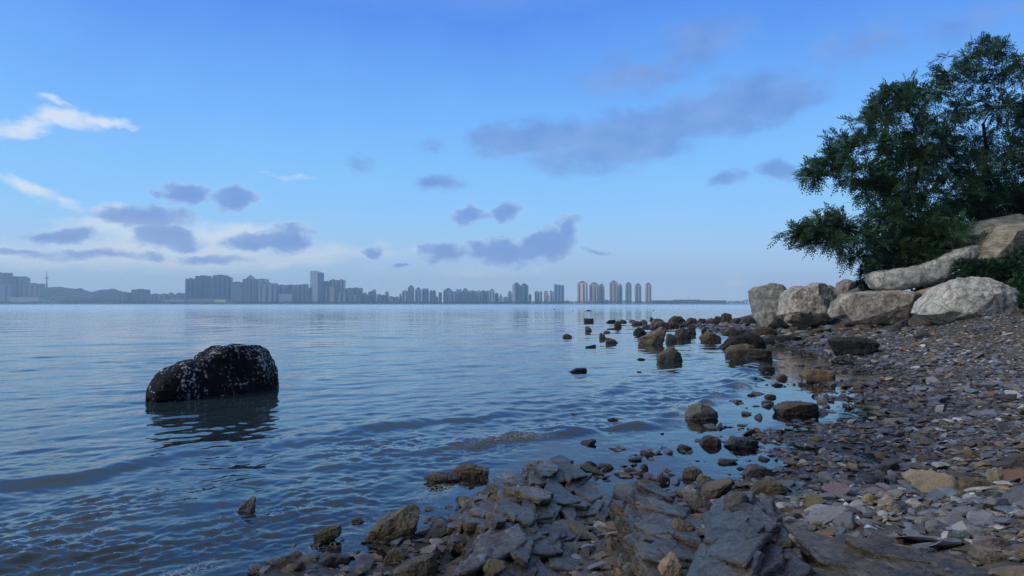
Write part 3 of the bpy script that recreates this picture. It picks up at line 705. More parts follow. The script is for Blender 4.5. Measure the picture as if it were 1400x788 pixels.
# ---- rocks in the shallows and along the spit: (box or outline, label, phrase, material colour, thickness)
GS = 'rocks standing in the shallows'
sh = [
 ([(799, 436), (811, 436), (811.5, 442), (799, 442)], 'dark squared rock alone in the open water beyond the standing slab', DARK, .9, 60),
 ([(800.5, 447), (804, 446), (807, 449), (810.5, 454), (800.5, 454)], 'grey upright slab rock standing alone in the water', GREY, .5, None),
 (box_poly(769, 456.5, 782, 462, 3), 'low rounded brown rock farthest out from the beach among the shallows rocks', BROWN, .9, None),
 ([(801, 474), (807, 473), (812, 471.8), (814.5, 471.5), (814.7, 476), (801, 476)], 'small black rock with a raised horn in the water', BLACK, .7, None),
 ([(777, 508), (788, 504.5), (800, 503.8), (801.5, 505), (801.5, 509.5), (788, 510), (779, 509)], 'flat black rock pointing outward, awash in the middle water', BLACK, .7, None),
 (box_poly(871, 489.5, 881.5, 493.5, 5), 'small black rock barely breaking the water beyond the peaked block', BLACK, .8, None),
 (box_poly(870, 507.5, 877, 510, 6), 'tiny black rock tip awash near the peaked block', BLACK, .8, None),
 (box_poly(829, 437.5, 843.5, 442, 7), 'flat black rock at the outer tip of the spit', BLACK, .6, None),
 ([(840, 448.5), (841, 442), (845, 438.5), (848, 442), (850.5, 448.5)], 'small dark pyramid rock by the outer tip of the spit', DARK, .9, None),
 (box_poly(830, 448.5, 847, 451, 9), 'thin flat dark rock awash in front of the small pyramid', DARK, .5, None),
 (box_poly(825, 451.5, 834.5, 456, 10), 'small mottled pale rock between the standing slab and the shark-fin rock', PALE, .8, None),
 ([(819.5, 464), (820, 457), (822.5, 455.5), (826, 458), (830.5, 464)], 'greenish grey pointed rock just behind the shark-fin rock', OLIVE, .6, None),
 ([(828.5, 470), (829, 462), (833, 462.5), (840, 465), (846, 468), (846, 470)], 'shark-fin shaped olive rock in the shallows', OLIVE, .6, None),
 (box_poly(846, 436.5, 856.5, 442, 14), 'rounded brown rock inside the outer tip of the spit', BROWN, .8, None),
 (box_poly(860, 436.5, 869, 441, 15), 'small grey rock midway along the outer spit', GREY, .8, None),
 (box_poly(864, 438, 878, 444.5, 16), 'brown lumpy rock midway along the outer spit', BROWN, .8, None),
 (box_poly(876, 436.5, 885, 443, 17), 'grey rock leaning on the brown lumpy spit rock', GREY, .8, None),
 ([(888, 439), (889, 435.5), (891, 433.5), (893.5, 436.5), (894, 439)], 'tiny spiky dark rock rising behind the spit', DARK, .8, None),
 ([(865.5, 458), (869, 453), (873, 449), (876.5, 449), (881, 453), (888, 458)], 'dark tent-shaped rock beyond the tall tan fin rock', BLACK, .8, None),
 (box_poly(878, 443.5, 897, 449, 20), 'flat purple-grey rock at the water edge of the spit', PURP, .6, None),
 ([(874.5, 463), (890, 457), (897, 453), (902, 449.5), (905.5, 447.5), (909, 451), (908.5, 458), (905, 467), (902.5, 475), (890, 474), (876, 470)], 'tan fin-shaped rock with a tall raised corner in the shallows', (1.2, 1.08, .84), .55, 27.0),
 ([(901.5, 486), (911, 482), (916, 477), (919.5, 475.5), (924, 479), (930, 484), (933.5, 495.5), (901.5, 496)], 'dark block with a peaked grey top, nearest of the shallows rocks', (.75, .74, .68), .9, None),
 ([(910.5, 468.5), (913, 457), (917, 457), (923.5, 461), (924.5, 468.5)], 'small blue-grey notched rock beside the tan fin rock', (.6, .68, .78), .8, None),
 ([(923.5, 464.5), (926, 452.5), (938, 450), (944.5, 453), (942.5, 464.5)], 'dark brown squared rock between tan fin rock and leaning wedge', (.42, .38, .33), .9, None),
 ([(939, 451), (944, 443.5), (949.5, 445), (951.5, 457), (945, 458)], 'dark wedge rock leaning behind the dark brown squared rock', DARK, .6, None),
 ([(958.5, 462), (968, 454.5), (976, 456), (984.5, 461), (986, 469), (963, 468.5)], 'olive brown rounded rock at the inner water edge', (.8, .7, .5), .8, None),
 ([(987, 473), (1006, 462), (1019, 459), (1030, 455.5), (1040, 461), (1047, 470), (1040, 475), (996, 475)], 'long blue-black humped rock behind the two stacked slabs', BLACK, .6, 24.5),
 ([(994, 481), (1003, 474), (1022, 471), (1031, 474), (1031, 484), (1006, 490), (996, 487)], 'olive slab behind the dark mossy slab at the water edge', (.9, .8, .5), .7, 20.8),
 ([(1002.5, 481), (1006, 479.5), (1030, 478.5), (1055, 479.5), (1055.5, 495), (1038, 497), (1006, 493.5)], 'dark mossy box-shaped slab lying at the water edge', (.40, .37, .26), .7, 19.0),
 (box_poly(1038, 498.5, 1058, 509, 30), 'dark flat stones under the end of the mossy slab', DARK, .8, None),
 ([(914, 440), (919, 436), (924, 433), (932, 433.5), (940, 440), (936, 442), (918, 442)], 'dark mossy dome rock, largest in the spit crest', (.42, .4, .26), .8, 57),
 (box_poly(939, 433.5, 954, 442, 32), 'brown dome rock beside the mossy dome on the spit crest', BROWN, .8, 55),
 (box_poly(953, 434.5, 967, 442, 33), 'dark rock in the middle of the spit crest', DARK, .8, 54),
 (box_poly(976, 431.5, 988, 441, 34), 'dark tilted rock beside the squared block on the spit', DARK, .8, 52),
 ([(987.5, 439.5), (988.5, 430), (992, 428.5), (1000, 430), (1000.5, 439.5)], 'squared block rock standing tallest on the spit', (.55, .5, .44), .9, 51),
 (box_poly(891, 434.5, 908, 444, 36), 'brown pointed rock at the seaward end of the spit crest', BROWN, .8, None),
 (box_poly(895, 438.5, 918, 449, 37), 'broad purple-grey rock in front of the mossy dome', PURP, .7, None),
 (box_poly(915, 438.5, 928, 448, 38), 'reddish brown rock between purple-grey rock and white-edged wedge', (.85, .55, .45), .8, None),
 ([(928, 447), (931, 444), (944, 440.5), (946, 446), (938, 448.5)], 'white-edged wedge rock in front of the spit crest', DARK, .6, None),
 (box_poly(888.5, 444, 897, 451, 40), 'small blue-grey rock right behind the tan fin rock', BLUE, .8, None),
 (box_poly(959, 448.5, 966.5, 456.5, 41), 'small black rock above the olive brown rounded rock', BLACK, .9, None),
 (box_poly(990, 446.5, 1010, 460, 42), 'grey rounded rock on the spit slope above the blue-black humped rock', (.6, .58, .56), .8, None),
 (box_poly(1005, 449, 1031, 460, 43), 'flat brown rock on the spit slope beside grey rounded rock', (.55, .46, .38), .7, None),
 (box_poly(1029, 446.5, 1061, 461, 44), 'brown dome rock lying below the upright grey boulder', (.55, .44, .34), .7, None),
 (box_poly(1044, 456.5, 1068, 469, 45), 'blue-grey flat rock below the brown dome rock', (.42, .48, .58), .7, None),
 (box_poly(1062, 457, 1097, 467, 46), 'dark blue-grey tent rock on the beach before the pinkish boulder', (.36, .4, .48), .7, None),
 (box_poly(966, 434.5, 978, 441.5, 47), 'grey rock between the spit crest and the dark tilted rock', GREY, .8, 52),
 (box_poly(1000, 434, 1016, 442, 48), 'dark stone on the spit beside the squared block', DARK, .8, 49),
 (box_poly(1014, 431, 1034, 442, 49), 'purple-grey rock on the spit next to the upright grey boulder', (.6, .54, .56), .8, 45),
]
lands = {'tan fin-shaped': 'tan fin rock', 'dark block with': 'peaked block rock', 'dark mossy box': 'dark mossy slab', 'long blue-black': 'blue-black humped rock', 'olive brown': 'olive rounded rock'}
for k, (poly, lab, col, th, Y) in enumerate(sh):
    ld = next((v for q, v in lands.items() if lab.startswith(q)), None)
    big = (max(p[0] for p in poly) - min(p[0] for p in poly)) > 16
    rock('rock', lab, 'rock', poly, Y, th, 'shore', tuple(c * .62 for c in col), 100 + k, GS, sub=5, amp=.05, cuts=5, land=ld, sink=.25, p=.36, ridge=.05, cut_depth=(.78, .97), freq=2.4, q_=.5)

# ---- named stones on the beach
GN = 'larger stones lying on the beach'
bs_ = [
 ([(1141, 466), (1152, 463), (1196, 463.5), (1202, 467), (1201, 481), (1181, 487), (1160, 485), (1149, 476)], 'black box-shaped stone with flat blue-grey top on the upper beach', BLACK, .8, 'black box-shaped stone'),
 ([(1098, 513), (1116, 506), (1140, 508.5), (1140, 523), (1106, 522)], 'brown oblong stone beside the narrow tide pool', (.8, .62, .4), .8, 'brown oblong stone'),
 ([(1063, 560), (1084, 552), (1116, 553.5), (1120, 567), (1075, 570)], 'flat dark brown stone at the near end of the tide pool', (.5, .42, .33), .8, 'flat dark brown stone'),
 ([(1213, 453), (1230, 441), (1241, 437), (1243, 448), (1230, 454)], 'dark blue slate slab leaning before the long low pale boulder', (.32, .36, .44), .5, 'leaning blue slate'),
 ([(1253, 459), (1265, 453), (1281, 459), (1271, 462)], 'thin dark slate lying below the broad two-humped boulder', (.35, .36, .38), .8, 'thin dark slate'),
 (box_poly(1091, 438, 1107, 450, 61), 'squared tan stone at the foot of the pinkish boulder', (.85, .75, .6), .9, 'squared tan stone'),
 (box_poly(1109, 447, 1125, 458, 62), 'dark brown cube stone in front of the pinkish boulder', (.5, .42, .33), .9, 'dark brown cube stone'),
 (box_poly(1125, 495.5, 1143, 501.5, 63), 'flat grey stone with white edge beyond the brown oblong stone', GREY, .7, 'white-edged flat stone'),
 ([(941, 567), (945, 558), (957, 553), (969, 556), (982, 565), (979, 571), (943, 575)], 'grey wedge stone at the swash edge with a dark undercut base', (.75, .74, .7), .8, 'grey wedge stone'),
 (box_poly(1041, 545, 1057, 554.5, 65), 'blue-grey stone standing in the tide pool', (.6, .66, .74), .9, 'blue-grey pool stone'),
 (box_poly(1021, 537, 1033, 543.5, 66), 'small black stone sitting in the tide pool water', BLACK, .9, 'small black pool stone'),
 (box_poly(1046, 537, 1062, 546, 67), 'dark brown stone behind the blue-grey pool stone', (.5, .42, .34), .9, 'dark brown pool stone'),
 (box_poly(1061, 509, 1077, 520, 68), 'brown pointed stone in the bright tide pool', (.7, .58, .42), .9, 'brown pointed pool stone'),
 (box_poly(1056, 522, 1070, 529, 69), 'low black stone in the bright tide pool', BLACK, .9, 'low black pool stone'),
 (box_poly(829, 569, 845, 577.5, 70), 'small dark stone standing out of the breaking ripples', DARK, .8, 'small dark ripple stone'),
 (box_poly(776, 564, 791, 569.5, 71), 'flat dark stone awash seaward of the breaking ripples', DARK, .8, None),
 ([(315, 704), (330, 692), (347, 677), (349, 680), (345.5, 700), (335, 704)], 'sharp grey fin stone poking out of the near water alone', GREY, .45, 'sharp fin stone'),
 ([(495, 731), (515, 716), (534, 708), (557, 693), (572, 703), (556, 731), (511, 741)], 'large olive wedge stone by the water edge with pale streaks', (.75, .68, .5), .7, 'olive wedge stone'),
 ([(430, 730), (445, 723), (463, 720), (465, 731), (434, 742)], 'green mossy oblong stone in the near swash', (.62, .62, .34), .8, 'green mossy stone'),
 (box_poly(379, 757, 407, 773, 73), 'brown stone in a cluster in the near swash', (.6, .47, .3), .9, 'brown swash cluster'),
 (box_poly(399, 764, 418, 779, 74), 'small brown stone lowest of the swash cluster', (.52, .4, .26), .9, None),
 (box_poly(395, 749, 415, 765, 75), 'brown stone topmost of the swash cluster', (.68, .54, .36), .9, None),
 (box_poly(436, 755, 478, 771, 76), 'dark slate slab arched over shallow water', (.42, .43, .45), .8, 'arched slate slab'),
 ([(613, 741), (626, 729), (635, 737), (622, 749)], 'pale rounded stone beside the slate ridge', PALE, .9, 'pale rounded stone'),
 (box_poly(524, 746, 558, 768, 78), 'brown and blue stone below the olive wedge stone', (.7, .58, .42), .9, 'brown and blue stone'),
 ([(580, 762), (597, 747), (604, 756), (592, 766)], 'black slate blade with a white edge', (.2, .2, .22), .6, 'black slate blade'),
 ([(538, 785), (560, 772), (591, 762), (596, 780), (586, 795), (540, 798)], 'large brown-grey stone at the bottom of the near swash', (.6, .54, .45), .9, 'large brown-grey stone'),
 (box_poly(482, 704, 498, 718, 80), 'dark brown angular stone behind the olive wedge stone', (.45, .37, .3), .9, None),
 ([(578, 656), (590, 650), (610, 650), (627, 657), (622, 664), (598, 662)], 'weedy brown rock awash, lower of two off the slate ridge', (.6, .48, .34), .9, 'weedy awash rock'),
 ([(614, 648), (630, 641), (645, 638), (667, 645), (664, 655), (640, 657)], 'weedy brown rock awash, higher of two off the slate ridge', (.66, .54, .36), .9, None),
 (box_poly(798, 627, 815, 641, 81), 'black pointed stone at the end of the slate ridge', (.22, .21, .2), .9, 'black pointed stone'),
 (box_poly(814, 631, 839, 644, 82), 'dark sloping stone next to the black pointed stone', (.36, .34, .32), .8, None),
 (box_poly(852, 636, 870, 647, 83), 'purple stone lying in the film of water', (.6, .5, .55), .8, 'purple film stone'),
 (box_poly(873, 630, 886, 644, 84), 'brown upright stone in the film of water', (.62, .52, .4), .8, None),
 (box_poly(933, 633, 960, 655, 85), 'grey-brown angular stone at the head of the film of water', (.66, .6, .52), .9, 'grey-brown angular stone'),
 (box_poly(953, 641, 973, 664, 86), 'pale banded stone propped beside grey-brown angular stone', (1.1, 1.06, 1.0), .7, 'pale banded stone'),
 (box_poly(926, 605, 946, 617, 87), 'dark purple stone alone in the film of water', (.42, .35, .36), .9, 'dark purple stone'),
 (box_poly(957, 591, 986, 611, 88), 'brown jagged stone near the grey wedge stone', (.58, .48, .38), .9, 'brown jagged stone'),
 (box_poly(993, 593, 1039, 614, 89), 'large dark blue-grey flat stone among the shingle', (.36, .39, .46), .8, 'dark blue-grey flat stone'),
 (box_poly(1016, 630, 1057, 653, 90), 'purple slate stone with a tilted flat face', (.58, .5, .58), .8, 'purple slate stone'),
 (box_poly(1028, 652, 1076, 679, 91), 'broad muddy brown stone below the purple slate stone', (.58, .49, .36), .9, 'muddy brown stone'),
 (box_poly(991, 669, 1024, 690, 92), 'grey-topped stone leaning on the dark slate ridge', (.6, .62, .66), .8, 'grey-topped stone'),
 (box_poly(867, 652, 902, 667, 93), 'long dark stone by the end of the water film', (.42, .38, .33), .7, None),
 (box_poly(896, 645, 918, 663, 94), 'dark brown stone perched by the water film', (.46, .4, .33), .9, None),
 ([(934, 675), (945, 665), (985, 690), (978, 700), (950, 696)], 'pale grey slab sloping into the rock gully', (.95, .95, .96), .5, 'pale gully slab'),
 ([(890, 790), (906, 774), (921, 759), (930, 770), (931, 790), (910, 797)], 'rust-based pale block stone at the bottom of the gully', (1.15, .98, .72), .9, 'rust-based block stone'),
 (box_poly(845, 763, 873, 790, 97), 'smooth blue-grey rounded stone beside the slate ridge foot', (.66, .72, .78), .9, 'smooth blue-grey stone'),
 (box_poly(1072, 724, 1117, 763, 98), 'pale lumpy stone with dark holes on the dark slate ridge', (1.2, 1.12, 1.0), .8, 'pale lumpy stone'),
 (box_poly(1078, 711, 1116, 728, 99), 'blue-grey plate stone above the pale lumpy stone', (.85, .98, 1.1), .7, 'blue-grey plate stone'),
 (box_poly(1072, 701, 1089, 717, 100), 'small pinkish pale stone beside the blue-grey plate stone', (1.3, 1.15, 1.05), .9, None),
 (box_poly(1097, 696, 1117, 707, 101), 'small pale blue plate stone on the shingle', (1.1, 1.25, 1.4), .8, None),
 (box_poly(914, 700, 952, 735, 102), 'tan angular rock standing in the gully', (.9, .76, .55), .8, 'tan gully rock'),
 ([(1201, 693), (1217, 679), (1231, 692), (1219, 702), (1207, 703)], 'pale pinkish cube stone standing on the shingle', (1.35, 1.22, 1.1), .95, 'pale cube stone'),
 ([(1237, 688), (1249, 682.5), (1269, 691), (1256, 695)], 'white plate stone lying on dark slate', (2.0, 2.05, 2.05), .7, 'white plate stone'),
 (box_poly(1252, 702, 1279, 719, 105), 'grey rounded stone beside the white plate stone', (.9, .88, .86), .9, None),
 (box_poly(1324, 717, 1348, 732, 106), 'pale blue-grey slab on the shingle next to the purple slab', (1.15, 1.25, 1.35), .8, 'pale blue-grey slab'),
 (box_poly(1335, 730, 1380, 748, 107), 'long purple slab stone with a dark underside', (.82, .74, .84), .7, 'long purple slab'),
 (box_poly(1330, 744, 1372, 767, 108), 'rounded tan-grey stone below the long purple slab', (.8, .74, .62), .9, 'rounded tan-grey stone'),
 (box_poly(1179, 669, 1196, 689, 109), 'yellowish knobbly stone beside the muddy gravel', (1.2, 1.05, .62), .9, 'yellowish knobbly stone'),
 (box_poly(1185, 648, 1216, 664, 110), 'black slate lying flat among pale shingle', (.2, .24, .32), .8, 'black flat slate'),
 ([(1264, 651), (1280, 650), (1294, 656), (1304, 668), (1291, 673), (1272, 663)], 'large grey slate plate tilted on the shingle', (.8, .82, .86), .6, 'large grey slate plate'),
 (box_poly(1313, 649, 1357, 669, 112), 'banded brown slate stone beyond the long purple slab', (.62, .52, .4), .8, 'banded brown slate'),
 (box_poly(1298, 721, 1325, 739, 113), 'teal tinted flat stone beside the pale blue-grey slab', (.7, 1.0, 1.0), .8, None),
 (box_poly(1248, 738, 1283, 754, 114), 'blue slate stone set in the low dark ledge', (.6, .76, .9), .8, 'blue ledge stone'),
 (box_poly(1349, 696, 1374, 711, 115), 'pale flat stone with a dark gap under it', (1.35, 1.32, 1.25), .8, None),
 (box_poly(1378, 615, 1408, 635, 116), 'dark rounded rock half buried at the edge of the shingle', (.4, .38, .36), .9, 'dark half buried rock'),
]
for k, (poly, lab, col, th, ld) in enumerate(bs_):
    if len(poly) == 8 and k > 0:
        yb = max(p[1] for p in poly); poly = [(p[0], yb - (yb - p[1]) * .78) for p in poly]
    rock('stone', lab, 'stone', poly, None, th, 'shore', tuple(c * .9 for c in col), 300 + k, GN, sub=5, amp=.05, cuts=11, land=ld, sink=.3, p=.45, cut_depth=(.66, .95), freq=2.6, ridge=.05, q_=.6)

# ------------------------------------------------------------------ shingle
PAL = [('slate-grey', (.13, .135, .145)), ('blue-grey', (.12, .15, .19)), ('brown', (.13, .10, .07)), ('purple-grey', (.125, .105, .12)),
       ('pale grey', (.28, .28, .275)), ('rust-brown', (.17, .095, .055)), ('dark grey', (.06, .062, .066)), ('tan', (.22, .18, .13)), ('olive-brown', (.12, .105, .065)), ('bluish white', (.36, .40, .42))]
PAL = [(n_, tuple(v * 1.3 for v in c_)) for n_, c_ in PAL]
PW = np.array([.27, .18, .17, .08, .085, .015, .16, .03, .08, .015]); PW = PW / PW.sum()
def in_ledge(x, y, k=.8):
    m = np.zeros(np.shape(x), bool)
    for c, rad, _ in LEDGES:
        dx, dy = x - c[0], y - c[1]
        m |= np.hypot(dx, dy) < k * rad(np.arctan2(dy, dx))
    return m
def chip_templates(n, sub, seed, flat=(.18, .45)):
    rng = np.random.default_rng(seed); out = []
    D, Fc = ico(sub)
    for _ in range(n):
        V = D.copy()
        for _ in range(7):
            nn = rng.normal(size=3); nn /= np.linalg.norm(nn)
            d = V @ nn; ex = np.clip(d - rng.uniform(.35, .8), 0, None); V = V - ex[:, None] * nn
        V = V * np.array([1, rng.uniform(.5, .95), rng.uniform(*flat)])
        V = V + rng.normal(0, .015, V.shape)
        V /= np.abs(V[:, 0]).max()
        out.append(V)
    return out, Fc
def scatter(n, region_px, size, Ymax, seed):
    """random points on the beach seen between photo columns, area-uniform in the plan"""
    rng = np.random.default_rng(seed)
    y = np.sqrt(rng.uniform(region_px[2] ** 2, Ymax ** 2, n)); t = rng.uniform(region_px[0], region_px[1], n)
    x = (t - 700) / F * y
    return x, y
def rotm(rng, n, tilt):
    yaw = rng.uniform(0, 2 * np.pi, n); tx = rng.normal(0, tilt, n); ty = rng.normal(0, tilt, n)
    cy, sy = np.cos(yaw), np.sin(yaw); cx, sx = np.cos(tx), np.sin(tx); c2, s2 = np.cos(ty), np.sin(ty)
    Rz = np.zeros((n, 3, 3)); Rz[:, 0, 0] = cy; Rz[:, 0, 1] = -sy; Rz[:, 1, 0] = sy; Rz[:, 1, 1] = cy; Rz[:, 2, 2] = 1
    Rx = np.zeros((n, 3, 3)); Rx[:, 0, 0] = 1; Rx[:, 1, 1] = cx; Rx[:, 1, 2] = -sx; Rx[:, 2, 1] = sx; Rx[:, 2, 2] = cx
    Ry = np.zeros((n, 3, 3)); Ry[:, 1, 1] = 1; Ry[:, 0, 0] = c2; Ry[:, 0, 2] = s2; Ry[:, 2, 0] = -s2; Ry[:, 2, 2] = c2
    return Ry @ Rx @ Rz
def shingle():
    Vs, Fs, Cs = [], [], []; off = 0
    rng = np.random.default_rng(55)
    cols = np.array([c for _, c in PAL])
    for (n, reg, Ymax, sub, mean, sd, nt_, seed) in (
            (24000, (280, 1900, 2.6), 9.0, 1, .030, .50, 14, 1),
            (42000, (820, 1750, 9.0), 25.0, 0, .040, .50, 14, 2),
            (24000, (840, 1500, 25.0), 64.0, 0, .095, .55, 14, 3)):
        x, y = scatter(n, reg, None, Ymax, seed)
        s = shore_s(x, y); b = bank_b(x, y)
        P = np.stack([x, y, 0 * x], 1)
        dens = smooth(-.03, .03, terrain(x, y) + fbm(P * 1.3, 3) * .03)
        dens = np.maximum(dens * .98, .03 * (s > -2.5)); dens = np.where(ground_z(x, y) > terrain(x, y) + .015, dens * .06, dens); dens = np.maximum(dens, .35 * smooth(-1.6, -.4, s) * smooth(.6, -.2, x) * (y < 8))
        muddy = smooth(.05, .45, fbm(P * .5 + 31, 3)) * .55 * smooth(5, 9, y)
        keep = (rng.uniform(0, 1, n) < dens * (1 - muddy)) & (b < .9) & (s > -3.5)
        x, y, s = x[keep], y[keep], s[keep]; n = len(x)
        sz = mean * np.exp(rng.normal(0, sd, n)) * np.interp(s, [-1.5, 0, 2, 6], [1.15, 1.0, 1.0, .72]); sz = np.clip(sz, .012, np.where(y > 25, .4, .16))
        z = ground_z(x, y)
        T, Fc = chip_templates(nt_, sub, 70 + seed)
        T = np.array(T); ti = rng.integers(0, nt_, n)
        Rm = rotm(rng, n, .22)
        V = np.einsum('nij,nkj->nki', Rm, T[ti]) * sz[:, None, None]
        V[:, :, 0] += x[:, None]; V[:, :, 1] += y[:, None]; V[:, :, 2] += (z + sz * .14 * rng.uniform(-.5, 2.0, n))[:, None]
        ci = rng.choice(len(PAL), n, p=PW)
        # slate belts: neighbouring stones share a colour family
        belt = fbm(np.stack([x, y, 0 * x], 1) * .35 + 60, 2)
        ci = np.where((belt > .15) & (rng.uniform(0, 1, n) < .35), 2, ci)
        c = cols[ci] * np.exp(rng.normal(0, .22, n))[:, None]
        nv = T.shape[1]
        Vs.append(V.reshape(-1, 3)); Fs.append((Fc[None] + (np.arange(n) * nv)[:, None, None]).reshape(-1, 3) + off); off += n * nv
        Cs.append(np.repeat(np.concatenate([c, np.ones((n, 1))], 1), nv, 0))
    V = np.concatenate(Vs); Fc = np.concatenate(Fs); C = np.concatenate(Cs)
    me = mesh_np('shingle', V, Fc, smooth=False)
    at = me.attributes.new('tint', 'FLOAT_COLOR', 'POINT'); at.data.foreach_set('color', C.astype(np.float32).ravel())
    o = obj('shingle', me, M['chips'])
    tag(o, 'small mixed slate shingle covering the beach', kind='stuff')
shingle()

def loose_stones(count=300):
    rng = np.random.default_rng(91)
    T, Fc = chip_templates(16, 3, 17, (.18, .6))
    meshes = []
    for k, V in enumerate(T):
        V = V * (1 + fbm(V * 2.3 + k * 5, 4)[:, None] * .10)
        meshes.append((mesh_np('shingle_stone', V, Fc), 'flat' if np.ptp(V[:, 2]) / np.ptp(V[:, 0]) < .40 else 'chunky', np.ptp(V[:, 1]) / np.ptp(V[:, 0])))
    for me, _, _ in meshes: me.materials.append(M['stone'])
    placed = []; recs = []
    tries = 0
    while len(recs) < count and tries < 40000:
        tries += 1
        py = rng.uniform(545, 800) if rng.random() < .85 else rng.uniform(470, 560); px = rng.uniform(560, 1430)
        Y = hit(px, py); x = X(px, Y); s = float(shore_s(np.array([x]), np.array([Y]))[0])
        if s < -1.0 or (s < .3 and rng.random() < .55) or Y > 26: continue
        size = float(np.clip((.066 if Y < 6.5 else .055) * math.exp(rng.normal(0, .38)), .035, .16)) * (1.0 if Y < 10 else 1.35)
        if any((x - a) ** 2 + (Y - b) ** 2 < (size + c) ** 2 * .8 for a, b, c in placed): continue
        if in_ledge(np.array([x]), np.array([Y]), .8)[0]: continue
        if any((x - a) ** 2 + (Y - b) ** 2 < (size + c * .85) ** 2 for a, b, c, _ in ROCKS): continue
        placed.append((x, Y, size)); recs.append((x, Y, size, px, py))
    used = {}
    # describe each stone by its own look and by the named rocks it lies beside
    for (x, Y, size, px, py) in recs:
        mi = int(rng.integers(0, len(meshes))); me, shp, asp = meshes[mi]
        ci = int(rng.choice(len(PAL), p=PW))
        if float(shore_s(np.array([x]), np.array([Y]))[0]) < .7 and PAL[ci][0] in ('pale grey', 'bluish white', 'tan', 'rust-brown'): ci = 6
        cname, c = PAL[ci]
        o = bpy.data.objects.new('shingle_stone', me); link(o)
        o.location = (x, Y, T1(x, Y) + size * (.16 if shp == 'flat' else .25)); o.scale = (size,) * 3
        o.rotation_euler = (rng.normal(0, .22), rng.normal(0, .22), rng.uniform(0, 6.28))
        g = math.exp(rng.normal(0, .12)); o.color = (c[0] * g, c[1] * g, c[2] * g, 1)
        near = sorted(ROCKS, key=lambda r: math.hypot(r[0] - x, r[1] - Y) - r[2])
        r0 = near[0]; dx, dy = x - r0[0], Y - r0[1]
        rel = ('beyond' if dy > 0 else 'in front of') if abs(dy) > abs(dx) else ('inland of' if dx > 0 else 'seaward of')
        sz = 'big' if size > .085 else 'small' if size < .05 else 'medium'
        slim = 'slim ' if asp < .66 else ''
        cand = [f'{cname} {slim}{shp} stone {rel} the {r0[3]}',
                f'{sz} {cname} {slim}{shp} stone {rel} the {r0[3]}',
                f'{sz} {cname} {slim}{shp} stone {rel} the {r0[3]}, towards the {near[1][3]}',
                f'{sz} {cname} {slim}{shp} stone {rel} the {r0[3]}, towards the {near[2][3]}',
                f'{sz} {cname} {slim}{shp} stone lying between the {near[1][3]} and the {near[2][3]}']
        lab = next((q for q in cand if q not in used and len(q.split()) <= 16), None)
        if lab is None:
            for w in ('second', 'third', 'fourth', 'fifth', 'sixth', 'seventh', 'eighth', 'ninth', 'tenth', 'eleventh', 'twelfth'):
                q = f'{w} {cname} {slim}{shp} stone {rel} the {r0[3]}'
                if q not in used: lab = q; break
        lab = lab or cand[0]
        used[lab] = 1
        tag(o, lab, 'stone', 'loose stones on the shingle')
loose_stones()

# ------------------------------------------------------------------ trees
def leaves_mesh(P, D, size, rng, pairs=6, leaflet=(.30, .11), droop=.25):
    """compound leaves: rachis at P along D with paired leaflets; every leaflet is a folded quad"""
    n = len(P)
    D = D / (np.linalg.norm(D, axis=1)[:, None] + 1e-9)
    up = np.array([0, 0, 1.0]) + rng.normal(0, .35, (n, 3))
    S = np.cross(D, up); S /= np.linalg.norm(S, axis=1)[:, None] + 1e-9
    U = np.cross(S, D)
    Vs, Fs, Ts = [], [], []; off = 0
    tint = np.clip(rng.normal(.45, .25, n), 0, 1)
    for k in range(pairs + 1):
        f = (k + .6) / (pairs + .6)
        base = P + D * (size * f)[:, None] - np.array([0, 0, 1.0]) * (size * droop * f * f)[:, None]
        for sgn in ((-1, 1) if k < pairs else (0,)):
            ang = rng.normal(.95, .15, n) if sgn else np.zeros(n)
            ld = D * np.cos(ang)[:, None] + S * (sgn * np.sin(ang))[:, None] - U * rng.uniform(0, .35, n)[:, None]
            l = size * leaflet[0] * rng.uniform(.8, 1.15, n) * (1 - .35 * abs(f - .5)); w = size * leaflet[1] * rng.uniform(.8, 1.2, n)
            pw = np.cross(ld, U); pw /= np.linalg.norm(pw, axis=1)[:, None] + 1e-9
            a = base; c = base + ld * l[:, None]; m = base + ld * (l * .5)[:, None]
            b = m + pw * w[:, None] * .5; d = m - pw * w[:, None] * .5
            Vs.append(np.stack([a, b, c, d], 1).reshape(-1, 3))
            Fs.append(np.arange(n * 4).reshape(n, 4) + off); off += n * 4
            Ts.append(np.repeat(tint, 4))
    return np.concatenate(Vs), np.concatenate(Fs), np.concatenate(Ts)

